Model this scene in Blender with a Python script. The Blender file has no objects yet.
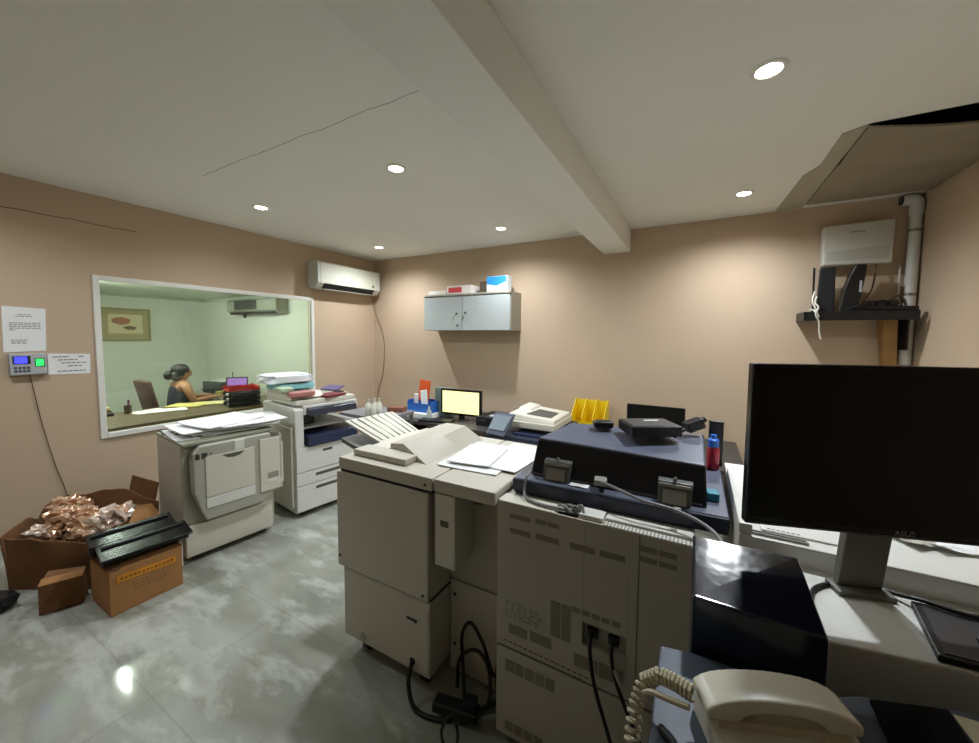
import bpy, bmesh, math, random
from mathutils import Vector, Matrix, noise
random.seed(7)
R = math.radians
SC = bpy.context.scene
COL = SC.collection

# ------------------------------------------------------------------ materials
def lin(c):
    c = c / 255.0
    return c / 12.92 if c <= 0.04045 else ((c + 0.055) / 1.055) ** 2.4
def rgb(t): return (lin(t[0]), lin(t[1]), lin(t[2]), 1)
MATS = {}
def mat(name, col, rough=.5, metal=0, var=.06, scale=6, bump=0, bscale=40, spec=.5, coat=0, emit=0, trans=0, rvar=0):
    if name in MATS: return MATS[name]
    m = bpy.data.materials.new(name); m.use_nodes = True
    nt = m.node_tree; N = nt.nodes; L = nt.links; b = N['Principled BSDF']
    tc = N.new('ShaderNodeTexCoord')
    nz = N.new('ShaderNodeTexNoise'); nz.inputs['Scale'].default_value = scale; nz.inputs['Detail'].default_value = 5
    L.new(tc.outputs['Object'], nz.inputs['Vector'])
    mx = N.new('ShaderNodeMix'); mx.data_type = 'RGBA'
    c = rgb(col)
    mx.inputs[6].default_value = tuple(max(0, x * (1 - var * 2)) for x in c[:3]) + (1,)
    mx.inputs[7].default_value = tuple(min(1, x * (1 + var * 2)) for x in c[:3]) + (1,)
    L.new(nz.outputs['Fac'], mx.inputs[0]); L.new(mx.outputs[2], b.inputs['Base Color'])
    b.inputs['Roughness'].default_value = rough; b.inputs['Metallic'].default_value = metal
    b.inputs['Specular IOR Level'].default_value = spec
    b.inputs['Coat Weight'].default_value = coat
    if coat: b.inputs['Coat Roughness'].default_value = .05
    if trans: b.inputs['Transmission Weight'].default_value = trans
    if emit:
        b.inputs['Emission Color'].default_value = c; b.inputs['Emission Strength'].default_value = emit
    if rvar:
        mr = N.new('ShaderNodeMapRange'); L.new(nz.outputs['Fac'], mr.inputs[0])
        mr.inputs[3].default_value = max(0, rough - rvar); mr.inputs[4].default_value = rough + rvar
        L.new(mr.outputs[0], b.inputs['Roughness'])
    if bump:
        n2 = N.new('ShaderNodeTexNoise'); n2.inputs['Scale'].default_value = bscale; n2.inputs['Detail'].default_value = 3
        L.new(tc.outputs['Object'], n2.inputs['Vector'])
        bp = N.new('ShaderNodeBump'); bp.inputs['Strength'].default_value = bump; bp.inputs['Distance'].default_value = .01
        L.new(n2.outputs['Fac'], bp.inputs['Height']); L.new(bp.outputs[0], b.inputs['Normal'])
    MATS[name] = m
    return m

def stripes(name, c1, c2, axis=0, freq=60, rough=.5, duty=.5):
    """slats / page edges: stripes along one axis of the object"""
    if name in MATS: return MATS[name]
    m = mat(name, c1, rough)
    nt = m.node_tree; N = nt.nodes; L = nt.links; b = N['Principled BSDF']
    tc = N.new('ShaderNodeTexCoord'); sp = N.new('ShaderNodeSeparateXYZ'); L.new(tc.outputs['Object'], sp.inputs[0])
    ml = N.new('ShaderNodeMath'); ml.operation = 'MULTIPLY'; ml.inputs[1].default_value = freq; L.new(sp.outputs[axis], ml.inputs[0])
    fr = N.new('ShaderNodeMath'); fr.operation = 'FRACT'; L.new(ml.outputs[0], fr.inputs[0])
    gt = N.new('ShaderNodeMath'); gt.operation = 'GREATER_THAN'; gt.inputs[1].default_value = duty; L.new(fr.outputs[0], gt.inputs[0])
    mx = N.new('ShaderNodeMix'); mx.data_type = 'RGBA'; mx.inputs[6].default_value = rgb(c1); mx.inputs[7].default_value = rgb(c2)
    L.new(gt.outputs[0], mx.inputs[0]); L.new(mx.outputs[2], b.inputs['Base Color'])
    return m

def marble_floor():
    m = bpy.data.materials.new('marble tile'); m.use_nodes = True
    nt = m.node_tree; N = nt.nodes; L = nt.links; b = N['Principled BSDF']
    tc = N.new('ShaderNodeTexCoord')
    mp = N.new('ShaderNodeMapping'); mp.inputs['Rotation'].default_value = (0, 0, R(35)); mp.inputs['Scale'].default_value = (1.0, 2.4, 1)
    L.new(tc.outputs['Object'], mp.inputs[0])
    n1 = N.new('ShaderNodeTexNoise'); n1.inputs['Scale'].default_value = 1.3; n1.inputs['Detail'].default_value = 6; n1.inputs['Distortion'].default_value = .5
    L.new(mp.outputs[0], n1.inputs['Vector'])
    cr = N.new('ShaderNodeValToRGB'); e = cr.color_ramp.elements
    e[0].position = .32; e[0].color = rgb((134, 138, 126)); e[1].position = .68; e[1].color = rgb((170, 174, 163))
    k = e.new(.47); k.color = rgb((146, 147, 134)); k = e.new(.56); k.color = rgb((157, 159, 148))
    L.new(n1.outputs['Fac'], cr.inputs[0])
    # pale streaks
    n2 = N.new('ShaderNodeTexNoise'); n2.inputs['Scale'].default_value = 2.0; n2.inputs['Detail'].default_value = 7; n2.inputs['Roughness'].default_value = .62; n2.inputs['Distortion'].default_value = .25
    L.new(mp.outputs[0], n2.inputs['Vector'])
    c2 = N.new('ShaderNodeValToRGB'); f = c2.color_ramp.elements
    f[0].position = .50; f[0].color = (0, 0, 0, 1); f[1].position = .60; f[1].color = (1, 1, 1, 1)
    k = f.new(.72); k.color = (.45, .45, .45, 1)
    L.new(n2.outputs['Fac'], c2.inputs[0])
    mx = N.new('ShaderNodeMix'); mx.data_type = 'RGBA'; mx.inputs[7].default_value = rgb((212, 215, 206))
    mlt = N.new('ShaderNodeMath'); mlt.operation = 'MULTIPLY'; mlt.inputs[1].default_value = .42
    L.new(c2.outputs[0], mlt.inputs[0]); L.new(mlt.outputs[0], mx.inputs[0]); L.new(cr.outputs[0], mx.inputs[6])
    bk = N.new('ShaderNodeTexBrick'); bk.offset = 0; bk.inputs['Scale'].default_value = 1
    bk.inputs['Brick Width'].default_value = .6; bk.inputs['Row Height'].default_value = .6; bk.inputs['Mortar Size'].default_value = .0025
    bk.inputs['Color1'].default_value = (1, 1, 1, 1); bk.inputs['Color2'].default_value = (.97, .97, .97, 1); bk.inputs['Mortar'].default_value = (.80, .80, .79, 1)
    L.new(tc.outputs['Object'], bk.inputs['Vector'])
    m2 = N.new('ShaderNodeMix'); m2.data_type = 'RGBA'; m2.blend_type = 'MULTIPLY'; m2.inputs[0].default_value = 1
    L.new(mx.outputs[2], m2.inputs[6]); L.new(bk.outputs['Color'], m2.inputs[7]); L.new(m2.outputs[2], b.inputs['Base Color'])
    b.inputs['Roughness'].default_value = .085
    bp = N.new('ShaderNodeBump'); bp.inputs['Strength'].default_value = .03; bp.inputs['Distance'].default_value = .02
    n3 = N.new('ShaderNodeTexNoise'); n3.inputs['Scale'].default_value = 6; L.new(tc.outputs['Object'], n3.inputs['Vector'])
    L.new(n3.outputs['Fac'], bp.inputs['Height']); L.new(bp.outputs[0], b.inputs['Normal'])
    return m

def cracked(name, col, var, line_axis, line_val, run_axis, r0, r1, width, crack_col, rough=.85, seed_scale=2.0):
    """a painted surface with one thin crack that runs along run_axis between r0 and r1"""
    m = mat(name, col, rough, var=var, scale=1.3, bump=.12, bscale=25)
    nt = m.node_tree; N = nt.nodes; L = nt.links; b = N['Principled BSDF']
    src = b.inputs['Base Color'].links[0].from_socket
    tc = N.new('ShaderNodeTexCoord'); sp = N.new('ShaderNodeSeparateXYZ'); L.new(tc.outputs['Object'], sp.inputs[0])
    nz = N.new('ShaderNodeTexNoise'); nz.inputs['Scale'].default_value = 5; nz.inputs['Detail'].default_value = 6; L.new(tc.outputs['Object'], nz.inputs['Vector'])
    def op(o, a, bb):
        n = N.new('ShaderNodeMath'); n.operation = o
        for i, v in enumerate((a, bb)):
            if v is None: continue
            if isinstance(v, (int, float)): n.inputs[i].default_value = v
            else: L.new(v, n.inputs[i])
        return n.outputs[0]
    wob = op('MULTIPLY', op('SUBTRACT', nz.outputs['Fac'], .5), .04)
    d = op('ABSOLUTE', op('ADD', op('SUBTRACT', sp.outputs[line_axis], line_val), wob), None)
    near = op('LESS_THAN', d, width)
    inr = op('MULTIPLY', op('GREATER_THAN', sp.outputs[run_axis], r0), op('LESS_THAN', sp.outputs[run_axis], r1))
    fac = op('MULTIPLY', near, inr)
    mx = N.new('ShaderNodeMix'); mx.data_type = 'RGBA'; mx.inputs[7].default_value = rgb(crack_col)
    L.new(fac, mx.inputs[0]); L.new(src, mx.inputs[6]); L.new(mx.outputs[2], b.inputs['Base Color'])
    return m

def glass_mat():
    m = bpy.data.materials.new('green tinted glass'); m.use_nodes = True
    nt = m.node_tree; N = nt.nodes; L = nt.links
    for n in list(N): N.remove(n)
    o = N.new('ShaderNodeOutputMaterial'); t = N.new('ShaderNodeBsdfTransparent'); t.inputs[0].default_value = (.88, .90, .86, 1)
    g = N.new('ShaderNodeBsdfGlossy'); g.inputs['Roughness'].default_value = .02; g.inputs[0].default_value = (.9, .95, .9, 1)
    fr = N.new('ShaderNodeFresnel'); fr.inputs[0].default_value = 1.45
    ms = N.new('ShaderNodeMixShader'); L.new(fr.outputs[0], ms.inputs[0]); L.new(t.outputs[0], ms.inputs[1]); L.new(g.outputs[0], ms.inputs[2])
    L.new(ms.outputs[0], o.inputs[0])
    return m

# ------------------------------------------------------------------ mesh helpers
def root_of(o):
    while o.parent: o = o.parent
    return o
class MB:
    def __init__(s): s.bm = bmesh.new()
    def _add(s, tb):
        me = bpy.data.meshes.new('t'); tb.to_mesh(me); tb.free(); s.bm.from_mesh(me); bpy.data.meshes.remove(me); return s
    def hexa(s, v, bev=0, seg=2):
        """8 corners: bottom loop of four, top loop of four"""
        t = bmesh.new(); vs = [t.verts.new(p) for p in v]
        for f in ((3, 2, 1, 0), (4, 5, 6, 7), (0, 1, 5, 4), (1, 2, 6, 5), (2, 3, 7, 6), (3, 0, 4, 7)): t.faces.new([vs[i] for i in f])
        bmesh.ops.recalc_face_normals(t, faces=t.faces)
        if bev: bmesh.ops.bevel(t, geom=list(t.edges), offset=bev, segments=seg, profile=.6, affect='EDGES', clamp_overlap=True)
        return s._add(t)
    def box(s, x0, x1, y0, y1, z0, z1, bev=0, seg=2):
        return s.hexa([(x0, y0, z0), (x1, y0, z0), (x1, y1, z0), (x0, y1, z0), (x0, y0, z1), (x1, y0, z1), (x1, y1, z1), (x0, y1, z1)], bev, seg)
    def obox(s, c, size, rot=(0, 0, 0), bev=0):
        from mathutils import Euler
        m = Euler(rot).to_matrix(); c = Vector(c); a, b, d = (x / 2 for x in size)
        P = [(-a, -b, -d), (a, -b, -d), (a, b, -d), (-a, b, -d), (-a, -b, d), (a, -b, d), (a, b, d), (-a, b, d)]
        return s.hexa([tuple(c + m @ Vector(p)) for p in P], bev)
    def prism(s, poly, ax, a0, a1, bev=0, seg=2):
        """poly extruded along ax; poly holds the two other coordinates in x,y,z order"""
        t = bmesh.new()
        def P(u, v, a): return (a, u, v) if ax == 'x' else ((u, a, v) if ax == 'y' else (u, v, a))
        A = [t.verts.new(P(u, v, a0)) for u, v in poly]; B = [t.verts.new(P(u, v, a1)) for u, v in poly]
        t.faces.new(A); t.faces.new(B[::-1]); n = len(poly)
        for i in range(n): t.faces.new((A[i], B[i], B[(i + 1) % n], A[(i + 1) % n]))
        bmesh.ops.recalc_face_normals(t, faces=t.faces)
        if bev: bmesh.ops.bevel(t, geom=list(t.edges), offset=bev, segments=seg, profile=.6, affect='EDGES', clamp_overlap=True)
        return s._add(t)
    def cyl(s, p0, p1, r0, r1=None, n=20, cap=True):
        r1 = r0 if r1 is None else r1
        return s.tube([p0, p1], [r0, r1], n, False)
    def tube(s, pts, r, n=8, smooth=True, sub=6):
        pts = [Vector(p) for p in pts]
        if smooth and len(pts) > 2:
            q = []
            for i in range(len(pts) - 1):
                p0 = pts[max(0, i - 1)]; p1 = pts[i]; p2 = pts[i + 1]; p3 = pts[min(len(pts) - 1, i + 2)]
                for k in range(sub):
                    u = k / sub
                    q.append(.5 * ((2 * p1) + (p2 - p0) * u + (2 * p0 - 5 * p1 + 4 * p2 - p3) * u * u + (3 * p1 - p0 - 3 * p2 + p3) * u ** 3))
            q.append(pts[-1]); pts = q
        rs = r if isinstance(r, (list, tuple)) else [r] * len(pts)
        if len(rs) != len(pts): rs = [rs[0] + (rs[-1] - rs[0]) * i / (len(pts) - 1) for i in range(len(pts))]
        t = bmesh.new(); rings = []; up = Vector((0, 0, 1)); prev = None
        for i, p in enumerate(pts):
            d = (pts[min(i + 1, len(pts) - 1)] - pts[max(i - 1, 0)])
            d = d.normalized() if d.length > 1e-9 else Vector((0, 0, 1))
            if prev is None:
                a = d.cross(up); a = d.cross(Vector((1, 0, 0))) if a.length < 1e-3 else a
            else: a = prev - d * prev.dot(d); a = d.cross(up) if a.length < 1e-6 else a
            a.normalize(); b = d.cross(a); prev = a
            rings.append([t.verts.new(p + (a * math.cos(2 * math.pi * k / n) + b * math.sin(2 * math.pi * k / n)) * rs[i]) for k in range(n)])
        for i in range(len(rings) - 1):
            for k in range(n): t.faces.new((rings[i][k], rings[i][(k + 1) % n], rings[i + 1][(k + 1) % n], rings[i + 1][k]))
        t.faces.new(rings[0][::-1]); t.faces.new(rings[-1])
        bmesh.ops.recalc_face_normals(t, faces=t.faces)
        return s._add(t)
    def lathe(s, prof, c=(0, 0, 0), n=24):
        t = bmesh.new(); rings = []
        for r, z in prof: rings.append([t.verts.new((c[0] + max(r, 1e-4) * math.cos(2 * math.pi * k / n), c[1] + max(r, 1e-4) * math.sin(2 * math.pi * k / n), c[2] + z)) for k in range(n)])
        for i in range(len(rings) - 1):
            for k in range(n): t.faces.new((rings[i][k], rings[i][(k + 1) % n], rings[i + 1][(k + 1) % n], rings[i + 1][k]))
        t.faces.new(rings[0][::-1]); t.faces.new(rings[-1])
        bmesh.ops.recalc_face_normals(t, faces=t.faces)
        return s._add(t)
    def sheet(s, c, w, l, rz=0, th=.0006, curl=0, wav=.002, seed=0, nx=8, ny=10, tilt=(0, 0)):
        t = bmesh.new(); cr, sr = math.cos(rz), math.sin(rz); top = []; bot = []
        for j in range(ny + 1):
            a = []; b = []
            for i in range(nx + 1):
                u = i / nx - .5; v = j / ny - .5
                z = wav * (noise.noise((u * 3 + seed * 7.3, v * 3, seed)) + 1) + curl * max(0, (abs(u) + abs(v)) - .55) ** 2 * 4 * (1 if (u * v > 0) else .3) + tilt[0] * u + tilt[1] * v
                x = u * w; y = v * l
                p = Vector((c[0] + x * cr - y * sr, c[1] + x * sr + y * cr, c[2] + z))
                a.append(t.verts.new(p + Vector((0, 0, th)))); b.append(t.verts.new(p))
            top.append(a); bot.append(b)
        for j in range(ny):
            for i in range(nx):
                t.faces.new((top[j][i], top[j][i + 1], top[j + 1][i + 1], top[j + 1][i])); t.faces.new((bot[j][i], bot[j + 1][i], bot[j + 1][i + 1], bot[j][i + 1]))
        for i in range(nx):
            t.faces.new((top[0][i], bot[0][i], bot[0][i + 1], top[0][i + 1])); t.faces.new((top[ny][i + 1], bot[ny][i + 1], bot[ny][i], top[ny][i]))
        for j in range(ny):
            t.faces.new((top[j + 1][0], bot[j + 1][0], bot[j][0], top[j][0])); t.faces.new((top[j][nx], bot[j][nx], bot[j + 1][nx], top[j + 1][nx]))
        return s._add(t)
    def blob(s, c, size, e=.5, amp=.1, freq=3, seed=0, sub=3, rz=0, flat=None):
        """puffy or crumpled lump: e small = boxy, 1 = ellipsoid"""
        t = bmesh.new(); bmesh.ops.create_icosphere(t, subdivisions=sub, radius=1)
        m = Matrix.Rotation(rz, 3, 'Z')
        for v in t.verts:
            n = v.co.normalized()
            q = Vector([math.copysign(abs(k) ** e, k) for k in n])
            q *= 1 + amp * noise.noise(n * freq + Vector((seed * 3.1, seed, 0)))
            q = Vector((q.x * size[0] / 2, q.y * size[1] / 2, q.z * size[2] / 2))
            if flat is not None: q.z = max(q.z, -size[2] / 2 * flat)
            v.co = Vector(c) + m @ q
        return s._add(t)
    def text(s, body, size, mtx, th=.0006):
        cu = bpy.data.curves.new('t', 'FONT'); cu.body = body; cu.size = size; cu.extrude = th; cu.align_x = 'CENTER'; cu.align_y = 'CENTER'
        o = bpy.data.objects.new('t', cu); COL.objects.link(o)
        dg = bpy.context.evaluated_depsgraph_get(); me = bpy.data.meshes.new_from_object(o.evaluated_get(dg))
        me.transform(mtx); s.bm.from_mesh(me); bpy.data.meshes.remove(me); bpy.data.objects.remove(o); bpy.data.curves.remove(cu)
        return s
    def build(s, name, m, parent=None, smooth=False, local=False, angle=40):
        me = bpy.data.meshes.new(name); s.bm.to_mesh(me); s.bm.free()
        o = bpy.data.objects.new(name, me); COL.objects.link(o)
        if parent is not None:
            r = root_of(parent)
            if not local:
                inv = (Matrix.Translation(r.location) @ Matrix.Rotation(r.rotation_euler.z, 4, 'Z')).inverted()
                me.transform(inv)
            o.parent = parent
        elif not local:
            xs = [v.co for v in me.vertices]
            c = Vector(((min(v.x for v in xs) + max(v.x for v in xs)) / 2, (min(v.y for v in xs) + max(v.y for v in xs)) / 2, min(v.z for v in xs)))
            me.transform(Matrix.Translation(-c)); o.location = c
        if m: me.materials.append(m)
        if smooth:
            for p in me.polygons: p.use_smooth = True
            try: me.set_sharp_from_angle(angle=R(angle))
            except Exception: pass
        return o

def tag(o, label, cat, group=None, kind=None):
    o['label'] = label; o['category'] = cat
    if group: o['group'] = group
    if kind: o['kind'] = kind
    return o
def thing(name, label, cat, loc=(0, 0, 0), rz=0, group=None):
    o = bpy.data.objects.new(name, None); COL.objects.link(o); o.empty_display_size = .05
    o.location = loc; o.rotation_euler = (0, 0, rz)
    return tag(o, label, cat, group)
def struct(o, label, cat): return tag(o, label, cat, None, 'structure')
def copy_tree(o, parent=None):
    c = o.copy(); COL.objects.link(c)
    if parent: c.parent = parent
    for ch in o.children: copy_tree(ch, c)
    return c

# ------------------------------------------------------------------ palette
WALL = cracked('peach wall paint', (198, 175, 149), .035, 2, 2.51, 1, .4, 1.47, .004, (136, 108, 82))
WALLP = mat('peach wall paint plain', (198, 175, 149), .85, var=.035, scale=1.3, bump=.12, bscale=25)
CEIL = cracked('off white ceiling paint', (240, 239, 232), .02, 1, 1.445, 0, -3.2, -.95, .0022, (150, 144, 132))
BEAM = mat('white beam paint', (240, 239, 232), .7, var=.02, scale=2, bump=.05)
BOARD = mat('stained ceiling board', (150, 138, 118), .9, var=.1, scale=3, bump=.1)
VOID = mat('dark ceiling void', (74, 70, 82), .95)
OFFW = mat('pale office wall paint', (216, 219, 208), .8, var=.02, scale=1.5)
FRAMEW = mat('white window frame paint', (232, 230, 222), .45, var=.03)
GLASS = glass_mat()
BEIGE = mat('beige machine plastic', (198, 192, 176), .45, var=.035, scale=3, bump=.03, bscale=200)
BEIGE2 = mat('grey beige machine plastic', (182, 176, 160), .5, var=.035, scale=4, bump=.03, bscale=200)
CREAM = mat('cream machine plastic', (212, 208, 192), .45, var=.03, scale=4)
CREAMG = mat('greyed machine plastic', (172, 170, 156), .5, var=.04, scale=4)
WHITEP = mat('white machine plastic', (222, 221, 213), .4, var=.03, scale=4)
DARKGAP = mat('dark gap plastic', (30, 29, 27), .7)
BLACK = mat('black plastic', (22, 22, 24), .4, var=.1)
BLACKG = mat('glossy black plastic', (12, 12, 14), .22, var=.1)
SCREEN = mat('black matte screen', (6, 6, 7), .3, var=.05, spec=.35)
NAVY = mat('navy machine plastic', (38, 43, 62), .42, var=.06, scale=8)
NAVYT = mat('slate blue machine plastic', (94, 99, 116), .4, var=.05, scale=8)
NAVYG = mat('glossy navy enamel', (20, 24, 38), .17, var=.2, scale=9, bump=.22, bscale=9, coat=.15, spec=.55, rvar=.07)
NAVYX = mat('dark blue tray plastic', (40, 48, 76), .4, var=.08)
BLUEG = mat('blue grey cabinet laminate', (76, 87, 102), .45, var=.04)
GREYM = mat('grey enamel metal', (176, 182, 180), .4, var=.03)
GREYS = mat('grey enamel metal side', (164, 160, 146), .5, var=.03)
CARD = mat('brown cardboard', (166, 118, 70), .85, var=.09, scale=7, bump=.15, bscale=18)
CARDD = mat('worn brown cardboard', (122, 84, 50), .9, var=.14, scale=6, bump=.2, bscale=14)
PAPER = mat('white paper', (238, 238, 236), .75, var=.012)
PAPERG = stripes('stacked paper edges', (222, 222, 216), (190, 190, 184), 2, 260, .8)
INK = mat('grey print ink', (120, 120, 122), .8)
INKD = mat('dark print ink', (60, 60, 64), .8)
FOIL = mat('gold foil wrapping', (222, 178, 146), .2, metal=.55, var=.25, scale=14, bump=.5, bscale=30)
FOIL2 = mat('pink foil wrapping', (228, 202, 184), .22, metal=.3, var=.2, scale=14, bump=.5, bscale=30)
CABLEB = mat('black cable rubber', (16, 16, 16), .5)
CABLEG = mat('grey cable rubber', (132, 132, 132), .45)
CABLEW = mat('white cable rubber', (214, 210, 198), .5)
CABLEBR = mat('brown cable rubber', (104, 80, 60), .6)
PHONE = mat('ivory phone plastic', (214, 210, 192), .33, var=.03, scale=10)
CORD = mat('ivory coiled cord', (196, 188, 160), .45)
METAL = mat('brushed steel', (150, 148, 140), .35, metal=.8)
PVC = mat('white pvc pipe', (214, 214, 208), .4)
YEL = mat('yellow plastic', (236, 204, 18), .4, var=.05)
RED = mat('red plastic', (196, 44, 40), .45)
ORANGE = mat('orange card', (226, 92, 30), .6)
BLUE = mat('blue plastic', (40, 104, 190), .45)
TEAL = mat('teal plastic', (40, 150, 168), .45)
WOODB = mat('brown desk laminate', (104, 86, 62), .45, var=.12, scale=5)
WOODL = mat('raw wood bracket', (168, 128, 76), .7, var=.12)
VENTX = stripes('rear vent slats', (112, 104, 88), (150, 142, 124), 0, 220, .6)
VENTZ = stripes('rear vent slats across', (112, 104, 88), (150, 142, 124), 2, 220, .6)

# ------------------------------------------------------------------ camera
yaw, pit, rol = R(28.946), R(3.576), R(.468)
fw = Vector((-math.sin(yaw) * math.cos(pit), math.cos(yaw) * math.cos(pit), -math.sin(pit)))
rt = Vector((math.cos(yaw), math.sin(yaw), 0)); up = rt.cross(fw)
rt2 = rt * math.cos(rol) + up * math.sin(rol); up2 = rt2.cross(fw)
cd = bpy.data.cameras.new('camera'); cam = bpy.data.objects.new('camera', cd); COL.objects.link(cam)
mw = Matrix((rt2, up2, -fw)).transposed().to_4x4(); mw.translation = (0, 0, 1.6); cam.matrix_world = mw
cd.sensor_width = 36; cd.lens = 376.6 / 979 * 36; cd.shift_y = -11.5 / 979; cd.shift_x = -.5 / 979
cd.clip_start = .02
SC.camera = cam

# ------------------------------------------------------------------ room
XL, XR, YB, YF, ZC = -4.45, 1.50, 4.305, -1.8, 2.75
WY0, WY1, WZ0, WZ1 = 1.168, 3.236, .696, 2.088
OX, OY0, OY1, OZ = -8.0, .2, 3.575, 2.235            # office beyond the glass
struct(MB().box(OX - .1, XR + .1, YF - .1, YB + .1, -.1, 0).build('floor', marble_floor()), 'glossy grey marble tile floor', 'floor')
w = MB()
w.box(XL - .12, XL, YF, WY0, 0, ZC); w.box(XL - .12, XL, WY1, YB, 0, ZC)
w.box(XL - .12, XL, WY0, WY1, 0, WZ0); w.box(XL - .12, XL, WY0, WY1, WZ1, ZC)
def world_mesh(o):   # keep object coordinates = world coordinates for the crack patterns
    o.data.transform(Matrix.Translation(o.location)); o.location = (0, 0, 0); return o
struct(world_mesh(w.build('wall_left', WALL)), 'peach wall with the office window and a crack near the ceiling', 'wall')
struct(world_mesh(MB().box(XL - .12, XR + .12, YB, YB + .12, 0, ZC).build('wall_back', WALLP)), 'peach back wall behind the grey wall cabinet', 'wall')
struct(world_mesh(MB().box(XR, XR + .12, YF, YB, 0, ZC).build('wall_right', WALLP)), 'peach right wall beside the white pipe', 'wall')
struct(world_mesh(MB().box(XL - .12, XR + .12, YF - .12, YF, 0, ZC).build('wall_front', WALLP)), 'peach wall behind the camera', 'wall')
HX0, HY0, HY1 = .755, 2.80, 4.12                     # opening in the ceiling
c = MB()
c.box(XL - .12, HX0, YF - .12, YB + .12, ZC, ZC + .04); c.box(HX0, XR + .12, YF - .12, HY0, ZC, ZC + .04); c.box(HX0, XR + .12, HY1, YB + .12, ZC, ZC + .04)
struct(world_mesh(c.build('ceiling', CEIL)), 'off white ceiling with a thin crack left of the beam', 'ceiling')
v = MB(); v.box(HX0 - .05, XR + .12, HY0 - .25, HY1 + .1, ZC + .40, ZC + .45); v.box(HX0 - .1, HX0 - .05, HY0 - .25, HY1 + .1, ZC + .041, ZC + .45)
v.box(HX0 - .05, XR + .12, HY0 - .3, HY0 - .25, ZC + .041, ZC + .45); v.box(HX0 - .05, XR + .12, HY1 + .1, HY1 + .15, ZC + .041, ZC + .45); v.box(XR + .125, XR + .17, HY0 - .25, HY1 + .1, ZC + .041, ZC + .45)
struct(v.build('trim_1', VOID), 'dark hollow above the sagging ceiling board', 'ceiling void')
struct(MB().prism([(-.949, 2.514), (-.674, 2.514), (-.674, ZC), (-.949, ZC)], 'y', YF, YB, .006).build('trim_2', BEAM), 'boxed white ceiling beam running from the back wall', 'beam')
# sagging ceiling board (curved front edge, fold line)
bm = bmesh.new(); nx, ny = 14, 12; T_ = []; B_ = []
for j in range(ny + 1):
    a = []; b = []
    for i in range(nx + 1):
        u = i / nx; vv = j / ny
        x = HX0 + .0 + u * (XR - .012 - HX0); yf = HY0 + .004 + .17 * u
        y = yf + (HY1 + .04 - yf) * vv
        sag = (.002 + .04 * math.sin(math.pi * min(1, u * .8))) * (1 - vv) ** 1.6 + .028 * math.exp(-((vv - .33) / .05) ** 2) * (1 - abs(u - .5))
        z = ZC - .004 - sag
        a.append(bm.verts.new((x, y, z))); b.append(bm.verts.new((x, y, z - .012)))
    T_.append(a); B_.append(b)
for j in range(ny):
    for i in range(nx):
        bm.faces.new((T_[j][i], T_[j][i + 1], T_[j + 1][i + 1], T_[j + 1][i])); bm.faces.new((B_[j][i], B_[j + 1][i], B_[j + 1][i + 1], B_[j][i + 1]))
for i in range(nx):
    bm.faces.new((T_[0][i], B_[0][i], B_[0][i + 1], T_[0][i + 1])); bm.faces.new((T_[ny][i + 1], B_[ny][i + 1], B_[ny][i], T_[ny][i]))
for j in range(ny):
    bm.faces.new((T_[j + 1][0], B_[j + 1][0], B_[j][0], T_[j][0])); bm.faces.new((T_[j][nx], B_[j][nx], B_[j + 1][nx], T_[j + 1][nx]))
k = MB(); k.bm = bm
tag(k.build('ceiling_board', BOARD, smooth=True), 'sagging stained ceiling board hanging loose in the right corner', 'ceiling board')
# joint cover strip on the ceiling beside the board
tag(MB().prism([(.66, 2.86), (.752, 2.80), (.752, 4.27), (.56, 4.27), (.60, 3.45), (.66, 3.3)], 'z', ZC - .006, ZC - .0005).build('ceiling_patch', mat('unpainted plaster patch', (176, 168, 148), .9, var=.05)), 'bare plaster patch on the ceiling along the sagging board', 'ceiling patch')

# office room
o_ = MB().box(OX - .1, OX, OY0 - .1, OY1 + .1, 0, OZ + .1).build('wall_office_far', OFFW); struct(o_, 'pale green office wall carrying the framed picture', 'wall')
struct(MB().box(OX, XL - .12, OY1, OY1 + .1, 0, OZ + .1).build('wall_office_right', OFFW), 'pale office wall carrying the office air conditioner', 'wall')
struct(MB().box(OX, XL - .12, OY0 - .1, OY0, 0, OZ + .1).build('wall_office_left', OFFW), 'pale office wall left of the window', 'wall')
struct(MB().box(OX - .1, XL - .12, OY0 - .1, OY1 + .1, OZ, OZ + .05).build('ceiling_office', mat('office ceiling paint', (226, 230, 218), .8)), 'white ceiling of the office behind the glass', 'ceiling')
tr = MB(); tr.box(OX, OX + .03, OY0, OY1, OZ - .05, OZ - .001); tr.box(OX + .03, XL - .13, OY1 - .03, OY1, OZ - .05, OZ - .001)
struct(tr.build('trim_3', mat('office cornice paint', (178, 184, 166), .8)), 'grey green cornice of the office', 'cornice')
# window
wn = thing('window_1', 'wide white framed glass window looking into the office', 'window', (XL, (WY0 + WY1) / 2, WZ0)); wn['kind'] = 'structure'
fm = MB(); t_ = .042
fm.box(XL - .035, XL + .015, WY0, WY0 + t_, WZ0, WZ1, .004); fm.box(XL - .035, XL + .015, WY1 - t_, WY1, WZ0, WZ1, .004)
fm.box(XL - .035, XL + .015, WY0 + t_, WY1 - t_, WZ1 - t_, WZ1, .004); fm.box(XL - .035, XL + .02, WY0 + t_, WY1 - t_, WZ0, WZ0 + t_, .004)
fm.build('window_frame', FRAMEW, wn)
MB().box(XL - .016, XL - .010, WY0 + t_ - .004, WY1 - t_ + .004, WZ0 + t_ - .004, WZ1 - t_ + .004).build('window_pane', GLASS, wn)

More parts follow.
